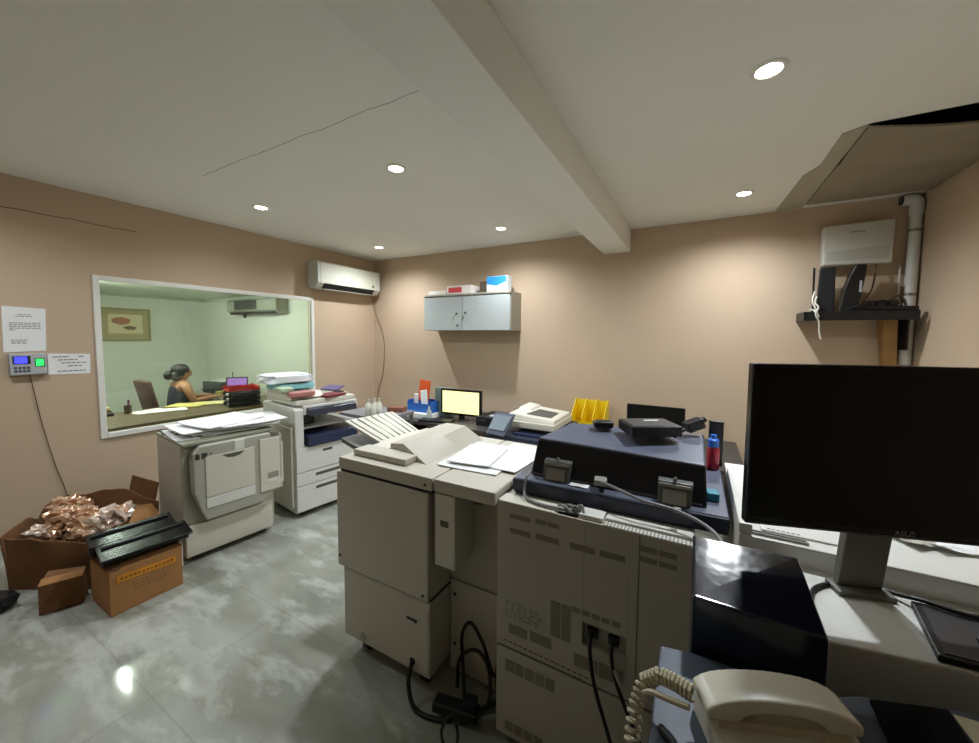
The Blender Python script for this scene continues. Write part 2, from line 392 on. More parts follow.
# ------------------------------------------------------------------ downlights
LWARM = (.93, 1.0, 1.07)
LENS = mat('lit lamp lens', (255, 246, 226), .5, emit=40, var=0)
ring_m = mat('white lamp ring', (236, 234, 226), .4)
dl = None
LAMPW = 69
spots = [(-3.505, 2.039, 'ceiling downlight nearest the office window, left of the beam'),
         (-1.865, 2.014, 'ceiling downlight beside the crack, right of the one nearest the window'),
         (-3.687, 3.656, 'small looking ceiling downlight in the corner above the white air conditioner'),
         (-1.882, 3.62, 'ceiling downlight close to the back wall above the grey cabinet'),
         (.219, 2.046, 'largest looking ceiling downlight, right of the beam above the machines'),
         (.269, 3.646, 'ceiling downlight right of the beam near the back wall'),
         (-3.5, .42, 'added dim downlight out of view that brightens the left wall, over the floor by the cardboard boxes')]  # last entry is an added lamp out of view, lifts the left wall
for i, (x, y, lb) in enumerate(spots):
    if i == 0:
        dl = thing('downlight', lb, 'ceiling light', (0, 0, ZC), 0, 'recessed downlights')
        q = MB().lathe([(.048, -.002), (.05, -.008), (.066, -.007), (.070, 0), (.048, 0)], (0, 0, 0), 28).build('trim_ring', ring_m, dl, True, True)
        q = MB().lathe([(.0, -.0065), (.03, -.0065), (.046, -.004), (.046, -.001), (0, -.001)], (0, 0, 0), 24).build('lens', LENS, dl, True, True)
        o = dl
    else: o = copy_tree(dl); o['label'] = lb
    o.location = (x, y, ZC)
    L_ = bpy.data.lights.new('lamp', 'SPOT'); L_.energy = LAMPW if i < 6 else 12; L_.color = LWARM; L_.spot_size = R(157); L_.spot_blend = .95; L_.shadow_soft_size = .045
    lo = bpy.data.objects.new('lamp', L_); COL.objects.link(lo); lo.parent = o; lo.location = (0, 0, -.012)
# fluorescent batten on the office ceiling
fb = thing('fluorescent_batten', 'fluorescent tube light on the office ceiling', 'ceiling light', (-5.8, 1.55, OZ), R(-8))
MB().box(-.62, .62, -.035, .035, -.045, 0, .004).build('housing', ring_m, fb, local=True)
MB().cyl((-.6, 0, -.062), (.6, 0, -.062), .014, n=14).build('tube', mat('lit fluorescent tube', (240, 255, 246), .5, emit=280, var=0), fb, True, True)
oc = thing('added_office_light', 'unseen round light added to brighten the office', 'ceiling light', (-5.3, 2.3, OZ))  # made-up lamp kept out of view, brightens the office
MB().lathe([(.0, -.03), (.10, -.028), (.12, 0), (0, 0)]).build('diffuser', mat('lit round diffuser', (246, 255, 246), .5, emit=90, var=0), oc, True, True)

# ------------------------------------------------------------------ left wall fittings
ac = thing('air_conditioner', 'white split air conditioner high on the peach wall', 'air conditioner', (XL, 3.67, 2.2))
prof = [(XL + .001, 2.25), (XL + .001, 2.555), (XL + .15, 2.555), (XL + .205, 2.53), (XL + .21, 2.27), (XL + .15, 2.205), (XL + .06, 2.2)]
MB().prism(prof, 'y', 3.20, 4.17, .008).build('body', mat('aged white ac plastic', (208, 208, 190), .4, var=.03), ac)
for y0, y1 in ((3.155, 3.20), (4.17, 4.215)):
    MB().prism(prof, 'y', y0, y1, .008).build('end_cap', mat('grey white ac plastic', (206, 208, 200), .45), ac)
MB().hexa([(XL + .155, 3.25, 2.203), (XL + .212, 3.25, 2.262), (XL + .212, 4.1, 2.262), (XL + .155, 4.1, 2.203), (XL + .150, 3.25, 2.211), (XL + .206, 3.25, 2.272), (XL + .206, 4.1, 2.272), (XL + .150, 4.1, 2.211)]).build('air_outlet', DARKGAP, ac)
MB().hexa([(XL + .10, 3.28, 2.188), (XL + .165, 3.28, 2.198), (XL + .165, 4.07, 2.198), (XL + .10, 4.07, 2.188), (XL + .10, 3.28, 2.193), (XL + .165, 3.28, 2.204), (XL + .165, 4.07, 2.204), (XL + .10, 4.07, 2.193)]).build('louver', CREAMG, ac)
MB().box(XL + .209, XL + .2125, 4.06, 4.10, 2.30, 2.335, .003).build('display_window', mat('brown ac display', (120, 96, 74), .4), ac)
tag(MB().tube([(XL + .03, 4.215, 2.24), (XL + .035, 4.24, 2.1), (-4.39, 4.28, 1.92), (-4.27, 4.295, 1.62), (-4.24, 4.295, 1.36), (-4.28, 4.295, 1.0), (-4.38, 4.295, .72), (-4.40, 4.295, .3), (-4.40, 4.29, .01)], .004).build('air_conditioner_cable', CABLEBR, smooth=True), 'brown cable hanging in the corner below the air conditioner', 'cable')

def paper_lines(mb, x, y0, y1, rows, h=.006):
    for z, a, b in rows:
        n = max(1, int((b - a) * 9)); yy = y0 + (y1 - y0) * a; e = y0 + (y1 - y0) * b
        while yy < e - .004:
            ww = min(e - yy, random.uniform(.012, .034)); mb.box(x, x + .0006, yy, yy + ww, z - h / 2, z + h / 2); yy += ww + .005
nt_ = thing('paper_notice', 'white printed notice taped above the fingerprint time clock', 'notice', (XL, .80, 1.455))
MB().hexa([(XL + .001, .685, 1.455), (XL + .003, .685, 1.455), (XL + .003, .892, 1.462), (XL + .001, .892, 1.462), (XL + .001, .69, 1.795), (XL + .003, .69, 1.795), (XL + .003, .902, 1.785), (XL + .001, .902, 1.785)]).build('sheet', PAPER, nt_)
pl = MB(); paper_lines(pl, XL + .0034, .69, .895, [(1.735, .36, .66), (1.722, .30, .70)] + [(1.672 - .013 * i, .14, .88 if i < 4 else .3) for i in range(5)] + [(1.545, .16, .55), (1.533, .16, .5), (1.521, .16, .52)], .005)
pl.build('print', INK, nt_)
tc_ = thing('time_clock', 'grey fingerprint time clock with blue screen and green sensor', 'time clock', (XL, .79, 1.28))
MB().hexa([(XL + .001, .70, 1.28), (XL + .045, .705, 1.285), (XL + .04, .885, 1.285), (XL + .001, .89, 1.28), (XL + .001, .70, 1.445), (XL + .03, .705, 1.44), (XL + .03, .885, 1.44), (XL + .001, .89, 1.445)], .006).build('body', mat('silver clock plastic', (178, 180, 182), .35, var=.02), tc_)
def clock_x(z): return XL + .045 - (z - 1.285) / .155 * .013
def on_clock(y0, y1, z0, z1, d=.002): return MB().hexa([(clock_x(z0) - .004, y0, z0), (clock_x(z0) + d, y0, z0), (clock_x(z0) + d, y1, z0), (clock_x(z0) - .004, y1, z0), (clock_x(z1) - .004, y0, z1), (clock_x(z1) + d, y0, z1), (clock_x(z1) + d, y1, z1), (clock_x(z1) - .004, y1, z1)])
on_clock(.718, .804, 1.365, 1.425, .001).build('screen_bezel', BLACK, tc_)
on_clock(.726, .788, 1.37, 1.42).build('screen', mat('lit blue screen', (60, 66, 255), .4, emit=1.6, var=.3, scale=30), tc_)
on_clock(.824, .874, 1.345, 1.405, .001).build('sensor_bezel', mat('dark green sensor rim', (40, 120, 60), .4), tc_)
on_clock(.830, .868, 1.35, 1.398).build('fingerprint_sensor', mat('lit green sensor', (40, 240, 90), .4, emit=1.7, var=.3, scale=60), tc_)
for r_ in range(2):
    for q in range(4): on_clock(.722 + q * .0205, .7365 + q * .0205, 1.305 + r_ * .024, 1.322 + r_ * .024).build('key', mat('dark clock key', (74, 74, 84), .5), tc_)
lp = thing('paper_label', 'white handwritten strip of paper right of the time clock', 'notice', (XL, 1.01, 1.27))
MB().hexa([(XL + .001, .895, 1.272), (XL + .003, .895, 1.272), (XL + .003, 1.128, 1.266), (XL + .001, 1.128, 1.266), (XL + .001, .897, 1.44), (XL + .003, .897, 1.44), (XL + .003, 1.132, 1.428), (XL + .001, 1.132, 1.428)]).build('sheet', PAPER, lp)
pl = MB(); paper_lines(pl, XL + .0034, .9, 1.125, [(1.41, .1, .5), (1.41, .72, .86), (1.385, .22, .7), (1.36, .3, .92), (1.335, .45, .8), (1.295, .2, .9)], .008); pl.build('print', INK, lp)
tag(MB().tube([(XL + .012, .80, 1.285), (XL + .010, .81, 1.2), (XL + .008, .845, .9), (XL + .008, .90, .55), (XL + .008, .95, .3), (XL + .01, .96, .02)], .0032).build('time_clock_cable', CABLEBR, smooth=True), 'thin brown cable running down from the fingerprint time clock', 'cable')

# ------------------------------------------------------------------ office contents
pf = thing('framed_picture', 'framed picture with a reddish blot on the office wall', 'picture', (OX, 2.45, 1.48))
f_ = MB(); a0, a1, z0, z1 = 2.13, 2.76, 1.48, 2.0
f_.box(OX + .001, OX + .03, a0, a0 + .03, z0, z1); f_.box(OX + .001, OX + .03, a1 - .03, a1, z0, z1); f_.box(OX + .001, OX + .03, a0 + .03, a1 - .03, z0, z0 + .03); f_.box(OX + .001, OX + .03, a0 + .03, a1 - .03, z1 - .03, z1)
f_.build('frame', mat('olive wood frame', (150, 144, 106), .5), pf)
MB().box(OX + .001, OX + .015, a0 + .03, a1 - .03, z0 + .03, z1 - .03).build('mount', mat('tan picture mount', (172, 160, 122), .7), pf)
MB().box(OX + .015, OX + .018, a0 + .12, a1 - .1, z0 + .12, z1 - .10).build('print', mat('cream print', (214, 200, 164), .7, var=.05), pf)
MB().blob((OX + .018, 2.40, 1.80), (.006, .22, .12), 1, .4, 3, 2).build('red_blot', mat('reddish brown paint', (172, 112, 92), .7, var=.2), pf)
MB().blob((OX + .018, 2.50, 1.69), (.006, .16, .06), 1, .5, 3, 5).build('dark_blot', mat('brown paint', (120, 96, 66), .7, var=.2), pf)
oa = thing('air_conditioner', 'air conditioner inside the office with a dark reflection painted on its front', 'air conditioner', (-6.15, OY1, 1.92))
pf2 = [(OY1 - .001, 1.95), (OY1 - .001, 2.165), (OY1 - .16, 2.165), (OY1 - .20, 2.13), (OY1 - .20, 1.98), (OY1 - .13, 1.93)]
MB().prism(pf2, 'x', -6.85, -5.5, .006).build('body', mat('grey green ac plastic', (150, 152, 136), .45), oa)
MB().box(-6.62, -6.0, OY1 - .206, OY1 - .199, 1.99, 2.14, .003).build('front_panel', mat('painted ac reflection', (66, 68, 66), .35), oa)  # dark left part stands for a reflection, painted on as a flat plate
MB().box(-6.78, -5.58, OY1 - .19, OY1 - .14, 1.925, 1.955, .002).build('air_outlet', DARKGAP, oa)
MB().box(-6.30, -6.26, OY1 - .24, OY1 - .206, 1.86, 1.93, .004).build('hanging_tag', BLACK, oa)
ct = thing('office_counter', 'long brown office desk along the window', 'desk', (-5.05, 1.9, 0))
MB().box(-5.50, -4.63, .45, 3.10, .70, .74, .004).build('desk_top', WOODB, ct)
MB().box(-4.75, -4.72, .5, 3.05, .06, .70).build('modesty_panel', mat('dark desk panel', (48, 42, 36), .6), ct)
for y in (.5, 3.02): MB().box(-5.42, -4.75, y, y + .03, 0, .70).build('side_panel', mat('dark desk panel', (48, 42, 36), .6), ct)
for i, (x, y, rz, c_, lb) in enumerate([(-5.28, 1.78, .2, PAPER, 'white paper sheet at the left end of the office desk'), (-5.18, 1.93, -.3, PAPER, 'white paper sheet beside the yellow folder'), ]):
    tag(MB().sheet((x, y, .742 + i * .003), .21, .297, rz, .0015, .0, .002, i + 3).build('paper_sheet', c_), lb, 'paper')
tag(MB().sheet((-5.33, 2.16, .742), .26, .36, -.9, .012, .0, .002, 9).build('folder', mat('manila yellow card', (206, 190, 110), .7)), 'yellow folder lying open on the office desk', 'folder')
tag(MB().sheet((-5.28, 2.36, .742), .24, .33, -.6, .008, .0, .003, 12).build('folder', mat('pale manila card', (214, 204, 150), .7)), 'pale manila folder under the stacked desk trays', 'folder')
tp = thing('tape_dispenser', 'small tape dispenser at the left end of the office desk', 'tape dispenser', (-5.38, 1.48, .74))
MB().prism([(-.07, 0), (.07, 0), (.07, .03), (.03, .035), (-.05, .06), (-.07, .04)], 'y', -.025, .025, .004).build('body', BLACK, tp, local=True)
MB().cyl((-.02, -.015, .055), (-.02, .015, .055), .032, n=18).build('tape_roll', mat('tan tape', (170, 150, 100), .5), tp, True, True)
mugt = thing('pen_cup', 'small brown cup with pens beside the tape dispenser', 'cup', (-5.33, 1.62, .74))
MB().lathe([(.03, 0), (.033, .09), (.028, .09), (.026, .008), (0, .008)]).build('cup', mat('brown cup', (92, 70, 50), .5), mugt, True, True)
for k in range(3): MB().cyl((.01 * (k - 1), .0, .02), (.02 * (k - 1), .01, .15), .004, n=8).build('pen', [BLACK, BLUE, RED][k], mugt, True, True)
# stacked desk trays
tray0 = None
TY, TX, rzt = 2.53, -4.86, R(-14)
for k in range(4):
    lb = ['black desk tray at the bottom of the stack in the office', 'black desk tray second from the bottom of the stack', 'black desk tray third from the bottom, under the red one', 'red desk tray on top of the stack in the office'][k]
    m_ = BLACK if k < 3 else RED
    t = MB(); Wt, Dt, ht = .25, .33, .012
    t.box(-Wt / 2, Wt / 2, -Dt / 2, Dt / 2, 0, .004); t.box(-Wt / 2, -Wt / 2 + .004, -Dt / 2, Dt / 2, .004, .045); t.box(Wt / 2 - .004, Wt / 2, -Dt / 2, Dt / 2, .004, .045); t.box(-Wt / 2 + .004, Wt / 2 - .004, Dt / 2 - .004, Dt / 2, .004, .045)
    for sx in (-1, 1):
        for sy in (-1, 1): t.box(sx * (Wt / 2 - .012) - .006, sx * (Wt / 2 - .012) + .006, sy * (Dt / 2 - .02) - .006, sy * (Dt / 2 - .02) + .006, .004, .0615)
    o = t.build('desk_tray', m_, local=True); o.location = (TX, TY, .741 + k * .062); o.rotation_euler.z = rzt
    tag(o, lb, 'desk tray', 'stacked desk trays')
    s_ = MB().sheet((0, 0, 0), .2, .28, 0, .012 if k < 3 else .006, 0, .003, k + 20).build('paper_pile', PAPER if k < 3 else mat('red folder card', (206, 60, 48), .6), local=True)
    s_.location = (TX, TY, .741 + k * .062 + .006); s_.rotation_euler.z = rzt + .06 * (k - 1)
    tag(s_, ['white papers in the bottom desk tray', 'white papers in the second desk tray', 'white papers in the third desk tray', 'red folder lying in the red desk tray'][k], 'papers' if k < 3 else 'folder')
# back desk in the office
bd = thing('office_desk', 'office desk with the monitor in front of the seated person', 'desk', (-6.1, 3.1, 0))
MB().box(-6.75, -5.55, 2.72, 3.50, .68, .715, .004).build('desk_top', mat('grey desk laminate', (150, 146, 130), .5), bd)
for x in (-6.72, -5.61): MB().box(x, x + .03, 2.75, 3.48, 0, .68).build('side_panel', mat('dark desk panel', (48, 42, 36), .6), bd)
pm = thing('monitor', 'monitor with a purple picture in front of the seated person', 'monitor', (-5.72, 2.92, .715), R(60))
MB().box(-.13, .13, -.012, .012, .07, .28, .004).build('casing', BLACK, pm, local=True)
MB().box(-.115, .115, -.0135, -.0118, .085, .265).build('screen', mat('lit purple screen', (150, 110, 190), .4, emit=.55, var=.35, scale=12), pm, local=True)
MB().box(-.015, .015, -.005, .02, .01, .09).build('neck', BLACK, pm, local=True)
MB().box(-.08, .08, -.06, .07, 0, .012, .004).build('base', BLACK, pm, local=True)
pr_ = thing('printer', 'dark desktop printer with paper behind the seated person', 'printer', (-6.4, 3.05, .715), R(8))
MB().box(-.20, .2, -.16, .16, 0, .17, .012).build('body', mat('charcoal printer plastic', (52, 52, 54), .5), pr_, local=True)
MB().box(-.17, .17, -.2, -.10, .05, .065, .003).build('output_tray', BLACK, pr_, local=True)
MB().obox((0, .02, .18), (.3, .26, .014), (R(8), 0, 0), .004).build('lid', mat('pale printer lid', (190, 192, 184), .5), pr_, local=True)
MB().cyl((.1, .1, .18), (.1, .1, .30), .006, n=8).build('antenna', BLACK, pr_, True, True)
bxx = thing('cardboard_box', 'yellowish small box on the desk in front of the seated person', 'box', (-5.72, 2.60, .742), R(10))
# (stands on the long desk edge side, lower flap box)
MB().box(-.06, .06, -.09, .09, 0, .075, .003).build('carton', mat('khaki card', (160, 150, 84), .7), bxx, local=True)
MB().box(-.06, .06, -.004, .004, .0752, .0762).build('tape_strip', mat('tan tape', (170, 150, 100), .5), bxx, local=True)
bxx.location = (-5.95, 2.86, .7155)
# office chair
ch = thing('office_chair', 'brown office chair behind the seated person', 'chair', (-5.95, 2.27, 0), R(0))
chm = mat('maroon brown chair fabric', (84, 56, 50), .8, var=.08)
MB().box(-.23, .23, -.21, .25, .36, .42, .025, 3).build('seat', chm, ch, True, True)
MB().obox((0, -.27, .78), (.40, .06, .50), (R(12), 0, 0), .028).build('backrest', chm, ch, True, True)
MB().tube([(0, -.1, .37), (0, -.28, .37), (0, -.285, .6)], .02).build('back_bar', BLACK, ch, True, True)
MB().cyl((0, 0, .09), (0, 0, .36), .025).build('column', BLACK, ch, True, True)
for k in range(5):
    a = 2 * math.pi * k / 5
    lg = MB().hexa([(-.02 * math.sin(a), .02 * math.cos(a), .07), (.02 * math.sin(a), -.02 * math.cos(a), .07), (.28 * math.cos(a) + .012 * math.sin(a), .28 * math.sin(a) - .012 * math.cos(a), .06), (.28 * math.cos(a) - .012 * math.sin(a), .28 * math.sin(a) + .012 * math.cos(a), .06), (-.02 * math.sin(a), .02 * math.cos(a), .11), (.02 * math.sin(a), -.02 * math.cos(a), .11), (.28 * math.cos(a) + .012 * math.sin(a), .28 * math.sin(a) - .012 * math.cos(a), .08), (.28 * math.cos(a) - .012 * math.sin(a), .28 * math.sin(a) + .012 * math.cos(a), .08)]).build('leg', BLACK, ch, local=True)
    MB().cyl((.27 * math.cos(a), .27 * math.sin(a) - .012, .03), (.27 * math.cos(a), .27 * math.sin(a) + .012, .03), .03, n=14).build('caster', BLACK, lg, True, True)
# seated person
def skin(name, m, parent, verts, edges, root=0, lv=2):
    me = bpy.data.meshes.new(name); me.from_pydata([v[:3] for v in verts], edges, [])
    o = bpy.data.objects.new(name, me); COL.objects.link(o); o.parent = parent
    bmx = bmesh.new(); bmx.from_mesh(me); ly = bmx.verts.layers.skin.verify(); bmx.verts.ensure_lookup_table()
    for i, v in enumerate(verts):
        r = v[3]; bmx.verts[i][ly].radius = (r, v[4] if len(v) > 4 else r); bmx.verts[i][ly].use_root = (i == root)
    bmx.to_mesh(me); bmx.free()
    md = o.modifiers.new('skin', 'SKIN'); md.use_smooth_shade = True
    md = o.modifiers.new('sub', 'SUBSURF'); md.levels = lv; md.render_levels = lv
    dg = bpy.context.evaluated_depsgraph_get(); dg.update()
    nm = bpy.data.meshes.new_from_object(o.evaluated_get(dg)); o.modifiers.clear(); o.data = nm
    nm.materials.clear(); nm.materials.append(m)
    for p in nm.polygons: p.use_smooth = True
    return o
pe = thing('person', 'person in a dark sleeveless top seated at the office desk facing right', 'person', (-5.95, 2.31, 0))
V = [(0, 0, .55, .13), (0, .01, .68, .115), (0, .03, .82, .125), (0, .035, .93, .09), (0, .05, .985, .047), (0, .06, 1.02, .046), (0, .075, 1.075, .07), (0, .075, 1.12, .078), (0, .07, 1.155, .055)]
E_ = [(i, i + 1) for i in range(8)]
V += [(0, .135, 1.035, .028), (0, .165, 1.082, .013)]; E_ += [(6, 9), (6, 10)]           # chin and nose
def arm(sx):
    b = len(V)
    V.extend([(sx * .12, .03, .925, .06), (sx * .175, .03, .90, .056), (sx * .20, .09, .72, .043), (sx * .17, .22, .735, .034), (sx * .15, .32, .742, .024), (sx * .145, .37, .742, .03)])
    E_.append((3, b)); E_.extend([(b + i, b + i + 1) for i in range(5)])
    for i, (dx, l) in enumerate(((-.024, .07), (-.008, .08), (.008, .075), (.022, .058))):
        k = len(V); V.extend([(sx * .145 + dx, .405, .742, .009), (sx * .145 + dx * 1.15, .405 + l * .6, .746, .008), (sx * .145 + dx * 1.2, .405 + l, .730, .007)])
        E_.extend([(b + 5, k), (k, k + 1), (k + 1, k + 2)])
    k = len(V); V.extend([(sx * .145 - sx * .035, .36, .738, .010), (sx * .145 - sx * .05, .395, .732, .008)]); E_.extend([(b + 5, k), (k, k + 1)])
def leg(sx):
    b = len(V)
    V.extend([(sx * .09, .06, .535, .085), (sx * .11, .40, .52, .062), (sx * .11, .41, .30, .052), (sx * .11, .38, .09, .036), (sx * .115, .44, .045, .036), (sx * .12, .54, .035, .03)])
    E_.append((0, b)); E_.extend([(b + i, b + i + 1) for i in range(5)])
for s in (-1, 1): arm(s)
for s in (-1, 1): leg(s)
SKIN = mat('skin', (168, 118, 86), .55, var=.05)
skin('body', SKIN, pe, V, E_)
TOPM = mat('dark navy top', (32, 36, 48), .85, var=.1)
skin('sleeveless_top', TOPM, pe, [(0, -.005, .55, .15), (0, .01, .68, .135), (0, .03, .82, .145), (0, .032, .905, .108), (0, .038, .94, .07), (.10, .03, .915, .07), (-.10, .03, .915, .07)], [(0, 1), (1, 2), (2, 3), (3, 4), (3, 5), (3, 6)])
TV = []; TE = []
for s in (-1, 1):
    b = len(TV); TV += [(s * .09, .02, .54, .10), (s * .11, .40, .525, .076), (s * .11, .412, .30, .064), (s * .11, .39, .12, .05)]; TE += [(b, b + 1), (b + 1, b + 2), (b + 2, b + 3)]
TE.append((0, 4)); skin('trousers', mat('dark trousers', (28, 28, 34), .85), pe, TV, TE)
MB().blob((0, .035, 1.125), (.185, .205, .175), 1, .08, 4, 3).blob((0, -.02, 1.06), (.16, .13, .14), 1, .08, 4, 4).blob((0, -.095, 1.065), (.11, .10, .115), 1, .1, 4, 5).build('hair', mat('dark brown hair', (34, 25, 22), .6, var=.2, scale=40), pe, True, True)
for s in (-1, 1):
    MB().blob((s * .03, .148, 1.095), (.022, .012, .013), 1, 0, 1, 0, 2).build('eye', BLACK, pe, True, True)
    MB().blob((s * .074, .065, 1.08), (.018, .034, .056), 1, .1, 2, 1, 2).build('ear', SKIN, pe, True, True)
MB().blob((0, .152, 1.05), (.042, .014, .012), 1, 0, 1, 0, 2).build('lips', mat('lips', (140, 70, 64), .5), pe, True, True)

# ------------------------------------------------------------------ wall cabinet on the back wall
wc = thing('wall_cabinet', 'grey steel two door wall cabinet hung on the back wall', 'cabinet', (-2.6, YB, 1.67))
CX0, CX1, CY, CZ0, CZ1 = -3.225, -1.95, 4.0, 1.672, 2.135
b_ = MB(); b_.box(CX0, CX1 + .005, CY + .018, YB - .001, CZ0, CZ0 + .02); b_.box(CX0, CX1 + .005, CY - .01, YB - .001, CZ1 - .02, CZ1); b_.box(CX0, CX0 + .02, CY + .018, YB - .001, CZ0 + .02, CZ1 - .02); b_.box(CX1 - .015, CX1 + .005, CY + .018, YB - .001, CZ0 + .02, CZ1 - .02); b_.box(CX0 + .02, CX1 - .015, YB - .02, YB - .001, CZ0 + .02, CZ1 - .02)
b_.build('body', GREYS, wc)
d1 = MB().box(CX0 + .004, -2.626, CY, CY + .017, CZ0 + .004, CZ1 - .025, .002).build('door', GREYM, wc)
d2 = MB().box(-2.618, CX1 - .004, CY, CY + .017, CZ0 + .004, CZ1 - .025, .002).build('door', GREYM, wc)
for d, x, z in ((d1, -2.70, 1.885), (d1, -2.685, 1.735), (d2, -2.57, 1.895)):
    MB().cyl((x, CY + .002, z), (x, CY - .012, z), .012, n=14).build('lock', INKD, d, True)
MB().obox((-2.75, CY - .002, 1.83), (.006, .003, .13), (0, R(28), 0)).build('scratch', GREYS, d1)
MB().obox((-2.60, CY - .012, 1.83), (.012, .01, .05), (0, R(12), 0), .002).build('hanging_key', METAL, d2)
pk = thing('paper_pack', 'flat white pack on the left end of the wall cabinet', 'pack', (-3.02, 4.1, CZ1))
MB().box(-3.17, -2.885, 4.02, 4.22, CZ1 + .001, CZ1 + .055, .008).build('pack', mat('cream wrapped pack', (226, 222, 202), .5), pk)
MB().box(-3.14, -3.02, 4.0195, 4.0205, CZ1 + .012, CZ1 + .042).build('label', PAPER, pk)
rp = thing('carton', 'white carton with a red label on top of the wall cabinet', 'box', (-2.68, 4.12, CZ1))
MB().box(-2.87, -2.50, 4.02, 4.24, CZ1 + .001, CZ1 + .105, .004).build('box', mat('white carton', (232, 224, 218), .6), rp)
MB().box(-2.84, -2.64, 4.0175, 4.0205, CZ1 + .02, CZ1 + .085).build('red_label', mat('red print', (214, 70, 72), .6), rp)
tb_ = thing('tissue_box', 'blue and white box at the right end of the wall cabinet', 'box', (-2.15, 4.1, CZ1))
MB().box(-2.285, -2.01, 4.03, 4.16, CZ1 + .001, CZ1 + .19, .004).build('box', mat('white box card', (226, 232, 236), .5), tb_)
MB().prism([(-2.28, CZ1 + .10), (-2.15, CZ1 + .075), (-2.015, CZ1 + .12), (-2.015, CZ1 + .187), (-2.28, CZ1 + .187)], 'y', 4.0275, 4.0305).build('blue_print', mat('sky blue print', (44, 140, 206), .5, var=.2, scale=8), tb_)
tag(MB().box(-2.40, -2.30, 4.06, 4.14, CZ1 + .001, CZ1 + .14, .003).build('small_box', mat('dark brown card', (84, 70, 56), .7)), 'small dark box behind the blue and white box on the cabinet', 'box')

# ------------------------------------------------------------------ back desk and its things
dk = thing('long_desk', 'long low desk along the back wall under the cabinet', 'desk', (-1.9, 3.85, 0))
MB().box(-3.45, -1.86, 3.40, 4.29, .565, .60, .004).build('desk_top', mat('dark desk laminate', (58, 56, 54), .4), dk)
for x in (-3.42, -1.92): MB().box(x, x + .03, 3.45, 4.27, 0, .565).build('side_panel', mat('dark desk panel', (48, 42, 36), .6), dk)
mo = thing('monitor', 'small monitor with a pale yellow lit screen on the back desk', 'monitor', (-2.46, 3.74, .60), R(4))
MB().box(-.275, .275, -.015, .025, .055, .365, .006).build('casing', BLACKG, mo, local=True)
MB().box(-.248, .248, -.0165, -.0148, .08, .342).build('screen', mat('lit pale yellow screen', (250, 237, 176), .4, emit=.9, var=.03, scale=5), mo, local=True)
MB().box(-.03, .03, .0, .04, .01, .10).build('neck', BLACK, mo, local=True)
MB().lathe([(0, 0), (.11, 0), (.10, .012), (0, .015)]).build('base', BLACKG, mo, True, True)
tag(MB().obox((-2.66, 3.52, .613), (.40, .15, .022), (0, 0, R(14)), .005).build('keyboard', BLACK), 'black keyboard in front of the lit monitor', 'keyboard')
db = thing('desktop_computer', 'flat black desktop computer beside the lit monitor', 'computer', (-2.11, 3.72, .60))
MB().box(-2.165, -1.89, 3.60, 3.98, .601, .70, .006).build('casing', BLACK, db)
MB().box(-2.14, -2.04, 3.5985, 3.6005, .66, .675).build('drive_slot', INKD, db)
tag(MB().box(-2.02, -1.91, 3.63, 3.72, .701, .718, .004).build('card_reader', mat('silver plastic', (170, 172, 176), .4)), 'small silver card reader on the desktop computer', 'card reader')
ob = thing('desk_organizer', 'blue desk organizer box holding papers and folders', 'organizer', (-2.98, 3.68, .60))
t = MB(); x0, x1, y0, y1, z0, z1 = -3.17, -2.80, 3.60, 3.80, .661, .80
t.box(x0, x1, y0, y1, z0, z0 + .004); t.box(x0, x0 + .004, y0, y1, z0, z1); t.box(x1 - .004, x1, y0, y1, z0, z1); t.box(x0 + .004, x1 - .004, y0, y0 + .004, z0, z1 - .03); t.box(x0 + .004, x1 - .004, y1 - .004, y1, z0, z1); t.box(x0 + .004, x1 - .004, 3.70, 3.703, z0, z1 - .01)
t.build('box', BLUE, ob)
tag(MB().box(-3.22, -2.78, 3.54, 3.84, .601, .66, .004).build('paper_ream', PAPER), 'white paper ream under the blue organizer box', 'paper ream')
tag(MB().obox((-3.03, 3.75, .86), (.16, .02, .36), (R(-4), R(6), 0), .003).build('folder', ORANGE), 'orange folder standing in the blue organizer', 'folder')
tag(MB().obox((-2.955, 3.665, .80), (.10, .012, .26), (R(-6), R(-10), 0), .002).build('paper_bundle', PAPER), 'white paper bundle standing in front of the orange folder', 'papers')
tag(MB().obox((-3.08, 3.66, .775), (.05, .03, .20), (0, R(3), 0), .003).build('white_card', PAPER), 'narrow white card standing at the left in the organizer', 'card')
gb = thing('ring_binder', 'grey green binder standing left of the lit monitor', 'binder', (-2.74, 3.79, .601), R(6))
MB().box(-.11, .11, -.04, .04, 0, .36, .004).build('cover', mat('grey green binder', (112, 130, 122), .6, var=.1), gb, local=True)
MB().box(-.01, .08, -.042, -.0395, .22, .32).build('spine_label', mat('green label', (120, 160, 110), .6), gb, local=True)
tag(MB().lathe([(.03, 0), (.03, .10), (.012, .13), (.012, .16), (0, .16)], (-2.79, 3.55, .601)).build('spray_bottle', mat('clear grey plastic', (176, 184, 184), .3), smooth=True), 'small clear bottle between the organizer and the keyboard', 'bottle')
